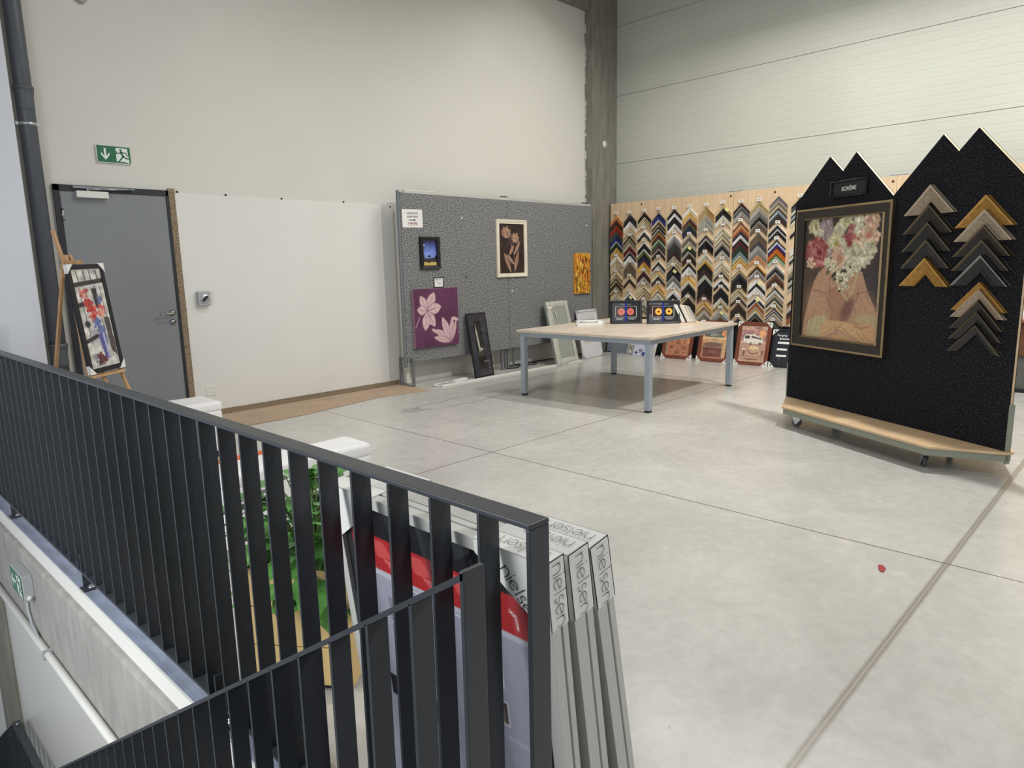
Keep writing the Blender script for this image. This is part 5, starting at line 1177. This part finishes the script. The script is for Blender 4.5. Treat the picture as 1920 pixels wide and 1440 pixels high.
# white leaflet board near the column
t = floor_pic('leaflet_board', 'white printed board with blue splashes leaning below the sample wall', 'board', 6.40, 5.86, 9.255, 9.235, .5, .34, .45)
MB().box(-.27, 0, .003, .27, .02, .33).build('board', card_white, t)
p = Paint(80, 50, (196, 200, 214), .54/.33); p.rect(0, 0, .12, .5, (190, 168, 130)); p.flower(.5, .75, .12, [(40, 44, 120), (70, 60, 150), (170, 60, 90), (210, 212, 230)], 30); p.flower(.36, .85, .1, [(30, 34, 96), (200, 204, 224), (60, 60, 140)], 26); p.flower(.62, .9, .12, [(50, 60, 160), (30, 30, 110)], 26)
p.line([(.3, .22), (.62, .22)], .03, (90, 96, 110), .8); p.line([(.28, .36), (.64, .36)], .05, (70, 74, 90), .9); p.line([(.90, .1), (.90, .42)], .03, (60, 70, 150))
p.rect(.02, .5, .24, .98, (30, 28, 28)); p.rect(.05, .55, .21, .93, (214, 208, 196)); p.rect(.07, .58, .19, .90, (46, 44, 42)); p.poly([(.13, .6), (.18, .88), (.08, .88)], (206, 200, 180)); p.rect(.78, .5, .98, .98, (200, 186, 170)); p.poly([(.88, .6), (.96, .95), (.80, .95)], (70, 50, 52))
p.mesh('print', -.268, .005, .268, .328, -.001, art_glass, t)
# shallow sheet stack behind it
t = floor_pic('grey_panel', 'plain blue-grey panel leaning between the column and the leaflet board', 'panel', 6.86, 6.42, 9.36, 9.34, .5, .4, .2)
MB().box(-.22, 0, .003, .22, .018, .40).build('panel_sheet', mat('blue_grey_sheet', (120, 128, 140), .5), t)
# counter at the far right behind the stand
t = thing('counter', 'wooden counter seen past the right edge of the display stand', 'counter', T((9.0, 1.15, 0)))
MB().box(-.05, -1.0, .76, .45, .12, .79).build('worktop', wood('counter_wood', (150, 92, 56), (172, 112, 72), 'Y', 2, .4, 8), t, bevel=.003)
MB().box(0, -.96, .40, .42, .08, .76).build('front', wood('counter_front', (96, 60, 40), (116, 74, 50), 'Y', 2, .5, 8), t)
MB().box(.02, -.94, .04, .42, .06, .40).build('plinth', mat('counter_grey', (92, 92, 88), .6), t); MB().box(.0, -.95, .0, .43, .07, .04).build('kick_strip', black_matte, t)
tag(MB().box(9.05, .75, .79, 9.30, 1.22, .83).box(9.07, .78, .83, 9.28, 1.20, .86).build('paper_stack', paper, bevel=.003), 'white paper stack on the counter behind the stand', 'papers')
# ---------------------------------------------------------------- light
w = bpy.data.worlds.new('daylight'); scene.world = w; w.use_nodes = True
bg = w.node_tree.nodes['Background']; bg.inputs['Color'].default_value = (.80, .90, 1.0, 1); bg.inputs['Strength'].default_value = .36
def area(name, loc, size, power, color=(1, .97, .92), aim=None, sy=None, spread=180):
    l = bpy.data.lights.new(name, 'AREA'); l.energy = power; l.color = color; l.size = size; l.spread = math.radians(spread)
    if sy: l.shape = 'RECTANGLE'; l.size_y = sy
    o = bpy.data.objects.new(name, l); COL.objects.link(o); o.location = loc
    d = Vector(aim if aim else (loc[0], loc[1], 0))-Vector(loc); o.rotation_euler = d.to_track_quat('-Z', 'Y').to_euler(); return o
lampm = mat('lamp_housing', (210, 210, 206), .5)
def high_bay(x, y, z, r, power, label, spread=180):
    t = thing('ceiling_lamp', label, 'lamp', T((x, y, z)))
    MB().lathe([(.05, .26), (.09, .22), (r*.6, .16), (r+.02, .03), (r+.03, .012)], (0, 0, 0), 28).build('lamp_housing', lampm, t)
    MB().tube([(0, 0, .25), (0, 0, CZ-z)], .006, 6).build('suspension', steel, t)
    area('lamp_light', (x, y, z), 2*r, power, (1, .98, .945), spread=spread)
high_bay(6.0, 1.1, 5.2, .10, 185, 'round high-bay lamp hanging above the open floor')
high_bay(3.2, 4.2, 5.0, .30, 50, 'round high-bay lamp added above the white benches to brighten the cream wall')  # added lamp, lifts the brightness of the lower cream wall
def linear_lamp(x, y0, y1, z, wd, power, label, color=(1, .98, .94)):
    t = thing('linear_lamp', label, 'lamp', T((x, (y0+y1)/2, z)))
    L = (y1-y0)/2
    MB().box(-wd/2-.05, -L, .01, wd/2+.05, L, .05).box(-wd/2-.052, -L, -.055, -wd/2-.045, L, .05).box(wd/2+.045, -L, -.055, wd/2+.052, L, .05).build('lamp_housing', lampm, t)
    for yy in (-L+.3, L-.3): MB().tube([(0, yy, .06), (0, yy, CZ-z)], .004, 6).build('suspension', steel, t)
    area('lamp_light', (x, (y0+y1)/2, z), wd, power, color, sy=2*L)
linear_lamp(7.6, .0, 5.2, 5.3, .14, 190, 'long linear lamp hanging beside the ribbed wall')
high_bay(2.0, -2.6, 4.2, .25, 95, 'round lamp added behind the end of the railing to light the near faces')  # added unseen lamp behind the camera, brightens faces turned towards it
area('stairwell_fill', (-1.6, 2.6, 1.4), 1.6, 115, (.96, .98, 1), aim=(.8, 3.2, -.9), sy=2.6)  # added fill from the unseen left side, brightens the stairwell wall and beam
area('overhead_fill', (4.6, .5, 7.2), 7, 45, (.97, .98, 1.0), sy=9)  # added soft fill under the closed ceiling, no roof opening is built
scene.view_settings.view_transform = 'Standard'; scene.view_settings.look = 'None'
scene.view_settings.exposure = 0.0; scene.view_settings.gamma = 1; scene.view_settings.use_curve_mapping = False
scene.cycles.use_denoising = True; scene.cycles.max_bounces = 8
